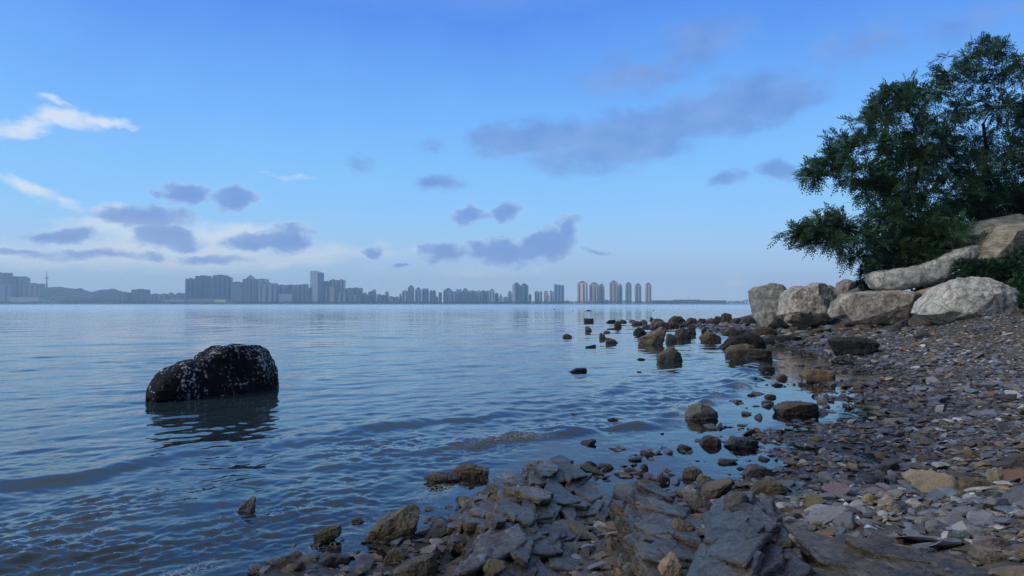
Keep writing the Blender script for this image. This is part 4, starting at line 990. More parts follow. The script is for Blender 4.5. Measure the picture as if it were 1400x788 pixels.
def tree(label, base_px, Y, clumps, seed, trunk_r=.14, leaf_n=1.0, forks=1, mat='leaf', leafsize=.48):
    """clumps: (px, py, rx, ry[, dY]) masses of foliage; the limbs grow from the trunk to every mass, twigs to every spray"""
    rng = np.random.default_rng(seed)
    bx = X(base_px, Y); bz = T1(bx, Y) - .1
    root = empty('locust_tree', (bx, Y, bz))
    tag(root, label, 'tree', 'trees on the bank')
    C = []
    for c in clumps:
        dY = c[4] if len(c) > 4 else rng.uniform(-1.8, 1.8)
        yy = Y + dY
        C.append((np.array([X(c[0], yy) - bx, dY, Z(c[1], yy) - bz]), c[2] / F * yy, c[3] / F * yy))
    C.sort(key=lambda c: np.linalg.norm(c[0] * (1, 1, .8)))
    nodes_ = [(np.zeros(3), 0)]; wood = MB(); segs = []
    # main stem: up towards the mean of the masses
    mean = np.mean([c[0] for c in C], 0); stem = []
    for k in range(7):
        t = k / 6; p = np.array([mean[0] * .55 * t ** 1.5, mean[1] * .3 * t, (mean[2] * .95 + .4) * t]) + rng.normal(0, .06, 3) * (k > 0)
        stem.append(p)
    joints = [(p, trunk_r * (1 - .55 * k / 6)) for k, p in enumerate(stem)]
    wood.tube([tuple(p) for p, _ in joints], [r for _, r in joints], 9)
    limbs = MB()
    for cen, rx, ry in C:
        # join to the joint that is lower and nearest
        best = min(joints, key=lambda j: np.linalg.norm(cen - j[0]) + 1.2 * max(0, j[0][2] - cen[2] + .2) + (.6 if j[0][2] < .35 else 0))
        a, ra = best; L = np.linalg.norm(cen - a)
        npt = max(4, int(L / .35)); pts = []; rad = []
        bend = rng.normal(0, .10, 3) * L; sag = .10 * L
        r0 = min(ra * .72, .018 + .022 * L + .01)
        for k in range(npt + 1):
            t = k / npt
            p = a + (cen - a) * t + bend * math.sin(math.pi * t) * .6 + np.array([0, 0, sag * math.sin(math.pi * t)]) + (rng.normal(0, .02, 3) if 0 < k < npt else 0)
            pts.append(p); rad.append(r0 * (1 - t) + .010 * t)
            if k > npt * .35: joints.append((p, rad[-1]))
        limbs.tube([tuple(p) for p in pts], rad, 6)
    P_, D_, = [], []
    twigs = MB()
    for cen, rx, ry in C:
        n_tw = int(15 + 31 * rx * ry)
        for _ in range(n_tw):
            v = rng.normal(size=3); v /= np.linalg.norm(v); v[2] = v[2] * .9 + .1
            rad = rng.uniform(.1, 1.0) ** .8
            tip = cen + v * np.array([rx, (rx + ry) / 2 * 1.1, ry]) * rad * 1.42
            start = cen + (tip - cen) * rng.uniform(0, .3) + rng.normal(0, .04, 3)
            mid = (start + tip) / 2 + np.array([0, 0, .06]) + rng.normal(0, .05, 3)
            twigs.tube([tuple(start), tuple(mid), tuple(tip)], [.010, .007, .003], 4, cap=False)
            nl = max(4, int(7 * leaf_n))
            for q in range(nl):
                t = rng.uniform(.25, 1.0)
                p = (1 - t) ** 2 * start + 2 * t * (1 - t) * mid + t * t * tip
                d = (tip - start); d = d / (np.linalg.norm(d) + 1e-6)
                d = d * .75 + rng.normal(0, .55, 3) + np.array([0, 0, .05])
                P_.append(p); D_.append(d)
    P_ = np.array(P_); D_ = np.array(D_)
    sz = leafsize * rng.uniform(.65, 1.2, len(P_))
    V, Fc, T = leaves_mesh(P_, D_, sz, rng)
    me = mesh_np('foliage', V, Fc, smooth=False)
    at = me.attributes.new('tint', 'FLOAT', 'POINT'); at.data.foreach_set('value', T.astype(np.float32))
    tk = wood.build('trunk', M['bark'], root, True)
    lb = limbs.build('branches', M['bark'], root, True); tw = twigs.build('twigs', M['bark'], lb, True)
    obj('foliage', me, M[mat], root)
    return root

tree('feathery dark green tree leaning out over the bank boulders towards the sea', 1258, 31.5, [
    (1092, 321, 22, 9, -1), (1112, 314, 26, 12, -.8), (1104, 334, 20, 8, -1), (1130, 308, 30, 15, -.6), (1156, 306, 34, 22, -.3), (1140, 332, 26, 11, -1.2), (1180, 330, 34, 24, -.8), (1172, 352, 22, 9, -1), (1215, 300, 42, 36, 0), (1225, 345, 42, 18, -.6),
    (1116, 241, 18, 11, .3), (1126, 226, 18, 10, .4), (1140, 222, 22, 14, .5), (1160, 210, 24, 16, .4), (1168, 238, 28, 20, 0), (1185, 262, 30, 20, .3), (1158, 192, 20, 9, .6),
    (1192, 172, 22, 22, .5), (1203, 148, 20, 20, .8), (1225, 125, 26, 14, .4), (1235, 150, 30, 22, 0), (1215, 195, 34, 28, -.3), (1255, 185, 34, 34, .4), (1240, 235, 42, 32, -.2), (1262, 128, 20, 14, 1), (1275, 270, 45, 32, .3), (1225, 268, 40, 30, 0), (1255, 312, 44, 30, -.5), (1290, 322, 36, 24, -.8), (1262, 348, 34, 16, -1), (1200, 240, 26, 22, .2), (1250, 212, 36, 26, .8)], 501, .17, 1.0)
tree('tallest feathery tree with thin open top behind the highest rock', 1352, 33.5, [
    (1326, 76, 26, 14, 0), (1352, 62, 22, 10, .5), (1372, 66, 14, 14, .8), (1300, 100, 22, 14, -.5), (1290, 125, 18, 14, 0), (1335, 112, 34, 20, .3), (1385, 100, 26, 20, -.3), (1405, 85, 20, 10, .4), (1312, 150, 32, 26, -.4), (1365, 150, 36, 26, .2), (1410, 150, 34, 30, .5),
    (1295, 195, 36, 32, -.3), (1340, 200, 40, 32, .4), (1392, 205, 40, 34, 0), (1300, 240, 40, 26, .2), (1350, 250, 42, 30, -.3), (1400, 262, 42, 28, .3), (1320, 275, 40, 26, -1), (1375, 225, 36, 26, -.8), (1330, 232, 36, 26, -1), (1280, 210, 34, 28, -.8), (1345, 285, 40, 16, -.6)], 502, .16, .8)
tree('dense dark tree cut by the picture edge beside the tallest tree', 1440, 34.5, [
    (1420, 160, 34, 40, .4), (1452, 120, 36, 36, 0), (1480, 180, 40, 50, .3), (1430, 225, 44, 40, -.3), (1475, 250, 44, 40, .4), (1400, 275, 40, 24, .2), (1440, 290, 44, 26, 0)], 503, .17, 1.0)

def shrub(name, label, blobs, Y, seed, mat='shrub', density=900, leaf=.17, cat='shrub', kind=None, carpet=False):
    rng = np.random.default_rng(seed)
    P_, D_ = [], []; st = MB(); b0 = None
    for (px, py, rx, ry, dY) in blobs:
        yy = Y + dY; c = np.array([X(px, yy), yy, Z(py, yy)]); r = np.array([rx / F * yy, rx / F * yy * .8, ry / F * yy])
        if b0 is None: b0 = np.array([c[0], c[1], T1(c[0], c[1])])
        n = int(density * r[0] * r[2] * 3)
        v = rng.normal(size=(n, 3)); v /= np.linalg.norm(v, axis=1)[:, None]
        p = c + v * r * (rng.uniform(.2, 1, n) ** .5)[:, None] * (1 + .25 * perlin(v * 2 + seed))[:, None]
        g = terrain(p[:, 0], p[:, 1]); p[:, 2] = np.maximum(p[:, 2], g + .03)
        P_.append(p); D_.append(v + rng.normal(0, .6, (n, 3)))
        for q in range(6):
            e = c + rng.normal(0, .5, 3) * r; gx_, gy_ = c[0] + rng.normal(0, .2), c[1] + rng.normal(0, .2)
            st.tube([(gx_ - b0[0], gy_ - b0[1], T1(gx_, gy_) - .1 - b0[2]), tuple(e - b0)], [.03, .01], 5)
    if carpet:
        n = 26000
        cx = rng.uniform(14.8, 24, n); cyy = rng.uniform(19, 32, n); bb = bank_b(cx, cyy); pxx = 700 + F * cx / cyy
        ok = (bb > .35 + .35 * perlin(np.stack([cx, cyy, 0 * cx], 1))) & (pxx > 1318); cx, cyy = cx[ok], cyy[ok]
        p = np.stack([cx, cyy, terrain(cx, cyy) + rng.uniform(0, .28, len(cx))], 1)
        P_.append(p); D_.append(rng.normal(0, 1, p.shape) + (0, 0, .4))
    P_ = np.concatenate(P_) - b0; D_ = np.concatenate(D_)
    V, Fc, T = leaves_mesh(P_, D_, leaf * rng.uniform(.7, 1.2, len(P_)), rng, pairs=3, leaflet=(.5, .26))
    me = mesh_np('foliage', V, Fc, smooth=False)
    at = me.attributes.new('tint', 'FLOAT', 'POINT'); at.data.foreach_set('value', T.astype(np.float32))
    root = empty(name, tuple(b0)); tag(root, label, cat, kind=kind)
    obj('foliage', me, M[mat], root); st.build('stems', M['bark'], root, True)
    return root
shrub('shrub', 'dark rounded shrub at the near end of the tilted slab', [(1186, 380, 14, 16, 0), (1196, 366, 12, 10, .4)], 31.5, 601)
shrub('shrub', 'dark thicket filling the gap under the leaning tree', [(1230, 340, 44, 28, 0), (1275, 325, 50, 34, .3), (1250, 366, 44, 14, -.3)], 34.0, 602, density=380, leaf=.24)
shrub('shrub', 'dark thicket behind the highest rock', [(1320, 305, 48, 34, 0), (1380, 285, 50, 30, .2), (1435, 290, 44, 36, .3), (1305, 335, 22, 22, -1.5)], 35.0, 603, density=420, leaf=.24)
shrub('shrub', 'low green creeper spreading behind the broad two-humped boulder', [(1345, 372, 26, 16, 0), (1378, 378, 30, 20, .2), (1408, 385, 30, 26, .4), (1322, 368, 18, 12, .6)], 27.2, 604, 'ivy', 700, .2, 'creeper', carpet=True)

# ------------------------------------------------------------------ far shore: land, hills, woods, city
YC = 3000.0
def strip(name, xs, prof, zscale, mat, label, kind='structure'):
    V = []; n = len(prof)
    for i, x in enumerate(xs):
        for (dy, z) in prof:
            V.append((x, YC + dy + 8 * math.sin(x * .004) + 5 * math.sin(x * .013), z * zscale[i]))
    V = np.array(V); i = np.arange(len(xs) - 1)[:, None]; j = np.arange(n - 1)[None]
    Fc = np.stack([i * n + j, (i + 1) * n + j, (i + 1) * n + j + 1, i * n + j + 1], -1).reshape(-1, 4)
    o = obj(name, mesh_np(name, V, Fc), M[mat]); tag(o, label, kind=kind)
    return o
xs = np.linspace(-4200, 3200, 260)
strip('far_shore', xs, [(-62, -3.5), (-55, 0), (-50, 2.2), (-45, 2.6), (-20, 3.2), (200, 4), (1800, 5)], np.ones(260), 'far_land', 'low far embankment across the bay')
def hill(profile, Y, depth, label):
    P = np.array(profile, float); pxs = np.linspace(P[0, 0], P[-1, 0], 160); py = np.interp(pxs, P[:, 0], P[:, 1])
    k = np.ones(9) / 9; py = np.convolve(np.pad(py, 4, 'edge'), k, 'valid')
    h = np.clip((HOR - py) / F * Y + CAMZ, 0, None); x = X(pxs, Y)
    v = np.linspace(-1, 1, 24); V = []
    for vv in v:
        for xi, hi in zip(x, h):
            V.append((xi, Y + vv * depth, 1 + hi * (1 - vv * vv) ** .8))
    V = np.array(V); V[:, 2] += fbm(V * .012, 4) * 14 * (V[:, 2] > 8)
    n = 160; i = np.arange(23)[:, None]; j = np.arange(n - 1)[None]
    Fc = np.stack([i * n + j, i * n + j + 1, (i + 1) * n + j + 1, (i + 1) * n + j], -1).reshape(-1, 4)
    tag(obj('hill', mesh_np('hill', V, Fc), M['hill']), label, kind='structure')
hill([(25, 416), (40, 401), (58, 394), (75, 393), (90, 396), (104, 398), (118, 401), (126, 404), (140, 409), (150, 415)], 3650, 260, 'long wooded hill carrying the tall mast')
hill([(100, 414), (118, 403), (132, 401), (145, 398), (155, 398), (165, 401), (178, 406), (200, 412)], 3550, 220, 'smaller rounded wooded hill with a short pole')
hill([(225, 412), (240, 405), (256, 401), (275, 400), (300, 408)], 3700, 200, 'low wooded rise behind the twin dark slab towers')

def treeline():
    rng = np.random.default_rng(77); n = 26000
    px = rng.uniform(-60, 1480, n)
    hp = np.interp(px, [-60, 0, 30, 70, 90, 120, 215, 235, 300, 420, 520, 560, 700, 780, 880, 1000, 1012, 1030, 1480], [3.6, 3.6, 2.6, 5.0, 6.0, 7.0, 6.0, 3.0, 2.4, 3.6, 3.0, 3.2, 3.6, 4.2, 4.4, 4.2, 5.0, 6.4, 7])
    Yt = YC - 30 + rng.uniform(0, 40, n); x = X(px, Yt)
    crown = (perlin(np.stack([x * .045, Yt * .02, 0 * x], 1)) * .5 + perlin(np.stack([x * .012, 0 * x + 3, 0 * x], 1)) * .6)
    H = hp * 3.0 * np.clip(.85 + .6 * crown, .15, 1.5)
    z = 2.6 + H * rng.uniform(0, 1, n) ** .7
    c = np.stack([x, Yt, z], 1); r = rng.uniform(1.2, 2.6, n)
    v = rng.normal(size=(n, 4, 3)); v /= np.linalg.norm(v, axis=2)[:, :, None]
    V = (c[:, None] + v * r[:, None, None]).reshape(-1, 3)
    Fc = np.arange(n * 4).reshape(n, 4)
    Fc = np.concatenate([Fc[:, [0, 1, 2]], Fc[:, [0, 2, 3]], Fc[:, [0, 3, 1]], Fc[:, [1, 3, 2]]])
    tag(obj('treeline', mesh_np('treeline', V, Fc, False), M['far_wood']), 'dark line of shore trees along the far embankment', kind='stuff')
treeline()

GCITY = 'buildings of the far city'
def building(px0, px1, ytop, style, label, dY=0.0, parts=(), side=0.0, name='tower_block', depth=None, roof='flat', bays=2, rot=None, cat='building'):
    """a real-size block at its own distance; its facade turned by rot so that one flank shows"""
    Y = YC + 40 + dY; w = (px1 - px0) / F * Y; h = (HOR - ytop) / F * Y + CAMZ - 4.0
    xc = X((px0 + px1) / 2, Y)
    rot = (.0 if rot is None else rot)
    d = depth or max(12.0, min(w * .9, 34.0))
    if rot: # keep the seen width
        w = max(6.0, (w - abs(math.sin(rot)) * d) / math.cos(rot))
    root = empty(name, (xc, Y + d / 2, 4.0), rot)
    tag(root, label, cat, GCITY)
    b = MB()
    if roof == 'slant':
        b.poly_prism([(-w / 2, -d / 2), (w / 2, -d / 2), (w / 2, d / 2), (-w / 2, d / 2)], -2, h, [h * .955, h, h, h * .955])
    elif roof == 'slant_down':
        b.poly_prism([(-w / 2, -d / 2), (w / 2, -d / 2), (w / 2, d / 2), (-w / 2, d / 2)], -2, h, [h, h * .93, h * .93, h])
    else:
        b.box(-w / 2, w / 2, -d / 2, d / 2, -2, h)
    b.build('wall', M[style], root)
    if roof == 'crown':           # stepped roof structures
        r = MB(); r.box(-w * .34, w * .34, -d * .3, d * .3, h, h + 5); r.box(-w * .14, w * .16, -d * .2, d * .2, h + 5, h + 9); r.build('roof', M['brownroof'] if style == 'beige' else M['roof'], root)
    elif roof == 'twin':
        r = MB(); r.box(-w * .40, -w * .08, -d * .3, d * .3, h, h + 6); r.box(w * .08, w * .40, -d * .3, d * .3, h, h + 6); r.build('roof', M['brownroof'] if style == 'beige' else M['roof'], root)
    elif roof == 'gable':
        r = MB(); r.poly_prism([(-w * .30, -d * .42), (w * .30, -d * .42), (w * .30, d * .42), (-w * .30, d * .42)], h, h + 1)
        v0 = len(r.v); hw = w * .30
        for yy in (-d * .4, d * .4): r.v += [(-hw, yy, h + 1), (hw, yy, h + 1), (0, yy, h + 15)]
        r.f += [(v0, v0 + 1, v0 + 2), (v0 + 5, v0 + 4, v0 + 3), (v0 + 1, v0 + 4, v0 + 5, v0 + 2), (v0 + 3, v0, v0 + 2, v0 + 5)]
        r.build('roof', M['grey'], root)
    elif roof == 'dome':
        r = MB(); hw = w * .46
        r.tube([(0, 0, h), (0, 0, h + hw * .35), (0, 0, h + hw * .7), (0, 0, h + hw * .92), (0, 0, h + hw)], [hw, hw * .93, hw * .7, hw * .38, hw * .05], 18); r.build('dome', M['grey'], root, True)
    elif roof == 'flat':
        r = MB(); r.box(-w / 2 - .3, w / 2 + .3, -d / 2 - .3, d / 2 + .3, h + .01, h + 1.4); r.box(-w * .2, w * .15, -d * .2, d * .2, h + 1.4, h + 4.2); r.build('roof', M['roof'], root)
    if h > 30 and bays:
        for k in range(bays):
            u = -w / 2 + w * (k + .5) / bays; bw = min(w / bays * .36, 9.0)
            q = MB(); q.box(u - bw / 2, u + bw / 2, -d / 2 - .6, -d / 2 + .5, 3, h - 4); q.build('window_bay', M['bay'], root)
    return root
B = building
B(-30, 10, 373.5, 'glass', 'tall dark slab block at the end of the city by the picture edge', 60, bays=4, name='office_block')
B(12, 34, 380, 'grey', 'stepped grey block with a notched roof beside the dark slab block', 90, roof='twin', bays=3)
B(-30, 14, 388, 'grey', 'lower grey block standing before the dark slab block', 0, bays=4)
B(26, 54.5, 388.5, 'grey', 'wide flat-roofed grey block nearest the mast hill', 20, bays=4)
B(14, 52, 406.5, 'pale', 'long pale low building before the wide grey block', -40, name='low_building', bays=0)
B(52, 80, 411, 'pale', 'long pale shed at the waterline below the mast hill', -50, name='low_building', bays=0)
B(161, 174, 400.5, 'glass', 'square dark block at the foot of the smaller hill', 30, name='office_block')
B(179.5, 200, 396.5, 'glass', 'isolated dark cube block between the hill and the domed hall', 40, name='office_block', bays=3)
B(201, 206, 403, 'grey', 'narrow low grey block beside the isolated dark cube', 40)
B(206.5, 215.5, 402.5, 'grey', 'low flat grey block between dark cube and domed hall', 30)
B(216, 221, 404, 'grey', 'small low grey block next to the domed hall', 20)
B(220.5, 226, 402.5, 'pale', 'small pale block touching the domed hall', 0)
B(226, 236.5, 404.5, 'grey', 'round hall with a grey dome near the waterfront', 10, roof='dome', name='domed_hall', bays=0)
B(221, 237, 410, 'pale', 'banded pale low building before the domed hall', -45, name='low_building', bays=0)
B(238, 252, 409.5, 'pale', 'first pale waterfront shed beyond the domed hall', -45, name='low_building', bays=0)
B(253, 275, 409, 'pale', 'long pale waterfront shed below the twin dark slabs', -40, name='low_building', bays=0)
B(276, 292, 408.5, 'pale', 'pinkish waterfront shed in the middle of the shed row', -42, name='low_building', bays=0)
B(293, 309, 409.5, 'beige', 'tan waterfront shed at the end of the shed row', -46, name='low_building', bays=0)
B(310.5, 325.5, 413, 'white', 'small white waterfront pavilion below the banded office', -50, name='low_building', bays=0)
B(251, 266, 381.8, 'glass', 'dark glass slab, lowest of the three glass slabs', 60, rot=.25, bays=2, name='office_block')
B(265, 286.5, 378, 'glass', 'dark glass slab, middle of the three glass slabs', 40, rot=.22, bays=3, name='office_block')
B(284, 290, 380.5, 'glass', 'narrow dark block between the middle and tallest glass slabs', 90, name='office_block', bays=1)
B(289, 310, 377, 'glass', 'dark glass slab, tallest of the three glass slabs', 30, rot=.22, bays=3, name='office_block')
B(308, 315.5, 380, 'glass', 'dark annex joined to the tallest glass slab', 70, name='office_block', bays=1)
B(315.5, 330, 386.5, 'grey', 'grey office with horizontal pale bands beside the glass slabs', 30, bays=0, name='office_block')
B(331.5, 350, 381.5, 'grey', 'broad grey tower with a pointed gable roof', 20, roof='gable', bays=4)
B(349, 364, 382.5, 'pale', 'pale tower behind the gabled tower', 90, bays=2)
B(353, 376.5, 388, 'grey', 'grey block with a light corner strip next to the gabled tower', 10, bays=3)
B(378, 389.5, 390.5, 'grey', 'first of two equal grey blocks before the tallest tower', 60, bays=1)
B(390, 402.5, 390.5, 'grey', 'second of two equal grey blocks before the tallest tower', 65, bays=1)
B(381, 399.5, 402, 'pale', 'low pale hall in front of the two equal grey blocks', -20, name='low_building', bays=0)
B(401.5, 419, 388.5, 'grey', 'grey block with a rising slanted roof', 30, roof='slant', bays=3)
B(418, 423, 394, 'grey', 'thin low block between slanted roof and tallest tower', 70, bays=1)
B(422.5, 441.5, 370, 'grey', 'tallest tower of the skyline with a sloping top', 30, roof='slant_down', rot=-.62, depth=34, bays=0, name='skyscraper')
B(441, 449.5, 385.5, 'grey', 'slim grey tower right after the tallest tower', 60, bays=1)
B(450, 460, 383.5, 'pale', 'first of two equal slim pale towers', 70, bays=2)
B(461.5, 470.5, 383.5, 'pale', 'second of two equal slim pale towers', 75, bays=2)
B(452, 456.5, 392.5, 'pale', 'thin white-edged tower before the first slim pale tower', 0, bays=0)
B(445, 452, 393, 'grey', 'short grey block at the foot of the slim grey tower', 10, bays=1)
B(462.5, 472, 399.5, 'grey', 'low grey block below the second slim pale tower', -10, bays=1)
B(471, 482, 395, 'grey', 'grey block, first of the flat stepped pair', 40, bays=2)
B(479, 494, 394.5, 'pale', 'pale block, second of the flat stepped pair', 60, bays=3)
B(478, 492.5, 404, 'grey', 'low dark grey block before the flat stepped pair', -10, bays=2)
B(493, 505.5, 404, 'blue', 'deep blue low block, the bluest in the skyline', 0, bays=0)
B(496, 501, 401.5, 'grey', 'small grey block behind the deep blue block', 80, bays=1)
B(503.5, 511, 399.5, 'glass', 'dark block leaning against the round-topped tower', 40, bays=1)
B(508.5, 513.5, 397.5, 'grey', 'narrow dark tower with a rounded top past the blue block', 50, roof='dome', bays=0)
B(514.5, 521.5, 403.5, 'grey', 'low grey block with a white side after the round-topped tower', 10, bays=1)
B(521, 527, 404.5, 'grey', 'low grey block before the thin chimney-like tower', 15, bays=1)
B(526.5, 531, 400, 'pale', 'thin chimney-like pale tower', 30, bays=1)
B(530.5, 538, 406.5, 'grey', 'low grey block next to the chimney-like tower', 0, bays=0)
B(539, 545.5, 407, 'grey', 'low dark block before the apartment towers begin', 10, bays=0)
B(546, 550, 403, 'pale', 'small pale stepped block at the start of the apartment towers', 30, bays=1)
B(549.5, 558.5, 398.5, 'pale', 'pale apartment tower, shorter neighbour of the tallest one in its row', 20, bays=2)
B(557.5, 565.5, 393, 'pale', 'apartment tower, tallest in the row of grey-green towers', 10, roof='crown', bays=2)
B(567.5, 575.5, 396, 'grey', 'apartment tower with a pointed roof, after the tallest of its row', 15, roof='crown', bays=2)
B(577, 585.5, 396.5, 'grey', 'twin-topped apartment tower in the middle of its row', 20, roof='twin', bays=2)
B(587, 595.5, 399, 'glass', 'dark twin-topped apartment tower, shortest of its row', 10, roof='twin', bays=2)
B(595.8, 598.5, 406.5, 'pale', 'tiny pale block beside the dark twin-topped tower', 30, bays=0)
B(599.5, 604, 399.5, 'pale', 'lone slim apartment tower with a slanting top', 20, roof='slant_down', bays=1)
B(606, 618, 397, 'grey', 'domed-roof apartment slab, first of the dense apartment cluster', 30, roof='crown', bays=3)
B(615.5, 626, 400, 'grey', 'grey apartment slab, second of the dense apartment cluster', 0, bays=2)
B(623.5, 631, 397.5, 'pale', 'pale tower top peeping over the dense apartment cluster', 90, roof='twin', bays=2)
B(625.5, 640, 401, 'grey', 'broad dark apartment slab in the dense cluster', -10, bays=4)
B(632, 640, 397, 'pale', 'greenish roofed tower behind the broad dark slab', 100, roof='crown', bays=2)
B(640.5, 651.5, 398.5, 'grey', 'flat-topped tower behind the white-edged slab', 90, bays=3)
B(641, 652, 402.5, 'glass', 'white-edged dark slab in the dense cluster', -15, roof='crown', bays=3)
B(652, 658.5, 398.5, 'pale', 'pale apartment tower beside the white-edged slab', 20, bays=2)
B(657, 665, 398.5, 'grey', 'grey apartment tower in the late dense cluster', 30, bays=2)
B(664, 670, 399, 'pale', 'striped pale apartment tower before the round-shouldered tower', 35, bays=2)
B(668.5, 676.5, 398, 'pale', 'round-shouldered apartment tower closing the dense cluster', 10, roof='crown', bays=2)
B(676, 681.5, 402, 'grey', 'small grey tower after the round-shouldered tower', 40, bays=1)
B(681.5, 688, 406.5, 'pale', 'low pale peaked housing block in the gap of the skyline', 20, roof='gable', bays=0)
B(688.5, 694.5, 407, 'grey', 'low grey housing block in the gap of the skyline', 15, bays=0)
B(694, 700.5, 401, 'pale', 'pinkish pale tower just before the big paired towers', 60, roof='crown', bays=1)
B(700.5, 711.5, 389.5, 'pale', 'first of the big paired towers with a ridge down its front', 0, roof='crown', rot=.35, bays=1)
B(711, 722.5, 390.5, 'grey', 'second of the big paired towers with a ridge down its front', 10, roof='crown', rot=.35, bays=1)
B(722.8, 726.5, 403.5, 'pale', 'small pale block right after the big paired towers', 40, bays=1)
B(731, 738, 399.3, 'beige', 'pink-grey slim tower, first in the thin tower row', 60, roof='flat', bays=2)
B(738.5, 741.3, 399.3, 'beige', 'very thin tower, second in the thin tower row', 65, bays=1)
B(743.8, 749.3, 399, 'beige', 'pink-grey slim tower, third in the thin tower row', 60, bays=2)
B(748.8, 751.3, 405, 'beige', 'short thin block stuck to the third thin tower', 30, bays=0)
B(752, 755.5, 398.8, 'pale', 'thin pale tower beside the plain flat slab tower', 60, bays=1)
B(755, 759, 401, 'pale', 'short pale tower touching the plain flat slab tower', 40, bays=1)
B(757.8, 771.3, 388.7, 'grey', 'plain grey-green flat slab tower standing before the beige towers', 10, roof='slant_down', bays=3)
B(773, 778, 412, 'pale', 'low pale house past the flat slab tower', 0, name='low_building', bays=0)
GBE = None
B(789, 804.5, 387.3, 'beige', 'widest beige tower, first in the row of beige towers', 0, roof='crown', rot=-.3, bays=2)
B(806, 819.5, 388.8, 'beige', 'broad beige tower, second in the beige row', 5, roof='crown', rot=-.3, bays=2)
B(818.5, 826.7, 391, 'beige', 'narrow beige tower joined to the second beige tower', 40, roof='crown', bays=1)
B(833.5, 846.3, 386.5, 'beige', 'tallest beige tower with a round-shouldered roof', 0, roof='crown', rot=-.3, bays=2)
B(845.5, 851, 391.2, 'beige', 'narrow beige tower joined to the tallest beige tower', 40, roof='crown', bays=1)
B(856, 863.5, 388.5, 'beige', 'slim beige tower, first of the last three', 10, roof='crown', bays=2)
B(869, 877, 390.3, 'beige', 'slim beige tower, middle and shortest of the last three', 10, roof='crown', bays=2)
B(883, 890.8, 389.5, 'beige', 'slim beige tower, last of the skyline', 10, roof='crown', bays=2)
for k, (a, lab) in enumerate(((803.2, 'small white waterfront house between first and second beige towers'), (807.8, 'small white waterfront house under the second beige tower'), (811.3, 'small white waterfront house farther under the second beige tower'))):
    B(a, a + 2.4, 413.2, 'white', lab, -52, name='waterfront_house', bays=0, roof='gable')
B(826, 833, 411.2, 'beige', 'low beige block between the second and tallest beige towers', 20, name='low_building', bays=0)
B(892, 993, 411.3, 'beige', 'very long low beige block beyond the last beige tower', 60, name='low_building', bays=0, depth=40)

def mast(px, pt, pb, Y, label, pod=False, r=2.2):
    zb, zt = Z(pb, Y), Z(pt, Y); root = empty('mast' if not pod else 'broadcast_tower', (X(px, Y), Y, zb - 6))
    tag(root, label, 'mast')
    h = zt - zb + 6
    if pod:
        m = MB(); m.tube([(0, 0, 0), (0, 0, h * .25), (0, 0, h * .58)], [r * 2.2, r * 1.5, r * 1.2], 12); m.build('shaft', M['steel'], root, True)
        m = MB(); m.tube([(0, 0, h * .54), (0, 0, h * .57), (0, 0, h * .60), (0, 0, h * .63)], [r * 1.4, r * 4.2, r * 3.8, r * 1.2], 16); m.build('viewing_deck', M['steel'], root, True)
        m = MB(); m.tube([(0, 0, h * .62), (0, 0, h * .8), (0, 0, h)], [r * .9, r * .6, r * .25], 8); m.build('antenna', M['steel'], root, True)
    else:
        m = MB(); m.tube([(0, 0, 0), (0, 0, h)], [r, r * .6], 8); m.build('pole', M['steel'], root, True)
        m = MB(); m.box(-r * 2, r * 2, -r, r, h * .86, h * .94); m.build('crossarm', M['steel'], root)
mast(63.5, 370, 393, 3640, 'tall broadcast tower with a round deck on the wooded hill', True, 2.4)
mast(152.7, 393, 399, 3550, 'short pole standing on the smaller wooded hill', r=1.3)
mast(942, 405, 413, 3040, 'thin pole above the very long low beige block', r=.9)

# ------------------------------------------------------------------ small things on the water
def buoy(px, py, w, mat, label):
    Y = CAMZ / ((py - HOR) / F); r = w / F * Y / 2
    root = empty('buoy', (X(px, Y), Y, 0)); tag(root, label, 'buoy')
    m = MB(); m.tube([(0, 0, -r * .5), (0, 0, -r * .3), (0, 0, 0), (0, 0, r * .35), (0, 0, r * .6), (0, 0, r * .68)], [r * .3, r * .8, r, r * .85, r * .45, r * .12], 16); m.build('float', M[mat], root, True)
    m = MB(); m.tube([(0, 0, r * .66), (0, 0, r * 1.0)], [r * .12, r * .10], 8); m.build('top_ring', M['steel'], root, True)
buoy(757.5, 423.2, 3.6, 'orange', 'small orange float on the water off the grey flat slab tower')
buoy(893.2, 425.2, 2.6, 'rubber', 'small black float on the water below the last beige tower')
buoy(783, 425.6, 2.4, 'rubber', 'small black float on the water beside the low reef')
rock('reef', 'low dark reef barely awash far out below the first beige towers', 'rock', [(798, 425.8), (802, 424.6), (805, 423.6), (808, 424.8), (811.5, 425.8), (805, 426.6)], 155, .8, 'shore', (.45, .34, .30), 871, sub=4)
def boat(px, Y, L, label):
    root = empty('motor_boat', (X(px, Y), Y, 0)); tag(root, label, 'boat', 'white boats by the far shore')
    m = MB(); h = L * .5
    m.poly_prism([(-h, -1.1), (h * .5, -1.3), (h, 0), (h * .5, 1.3), (-h, 1.1)], -.4, 1.1); m.build('hull', M['white'], root)
    m = MB(); m.box(-h * .4, h * .2, -.8, .8, 1.1, 2.6); m.build('cabin', M['white'], root)
    m = MB(); m.box(-h * .38, h * .24, -.83, .83, 1.7, 2.2); m.build('window_band', M['rubber'], root)
boat(625.5, 2890, 9, 'white boat below the dense apartment cluster')
boat(629.5, 2895, 9.5, 'white boat just beside another below the broad dark apartment slab')
boat(780, 2890, 7, 'white boat below the gap before the beige towers')

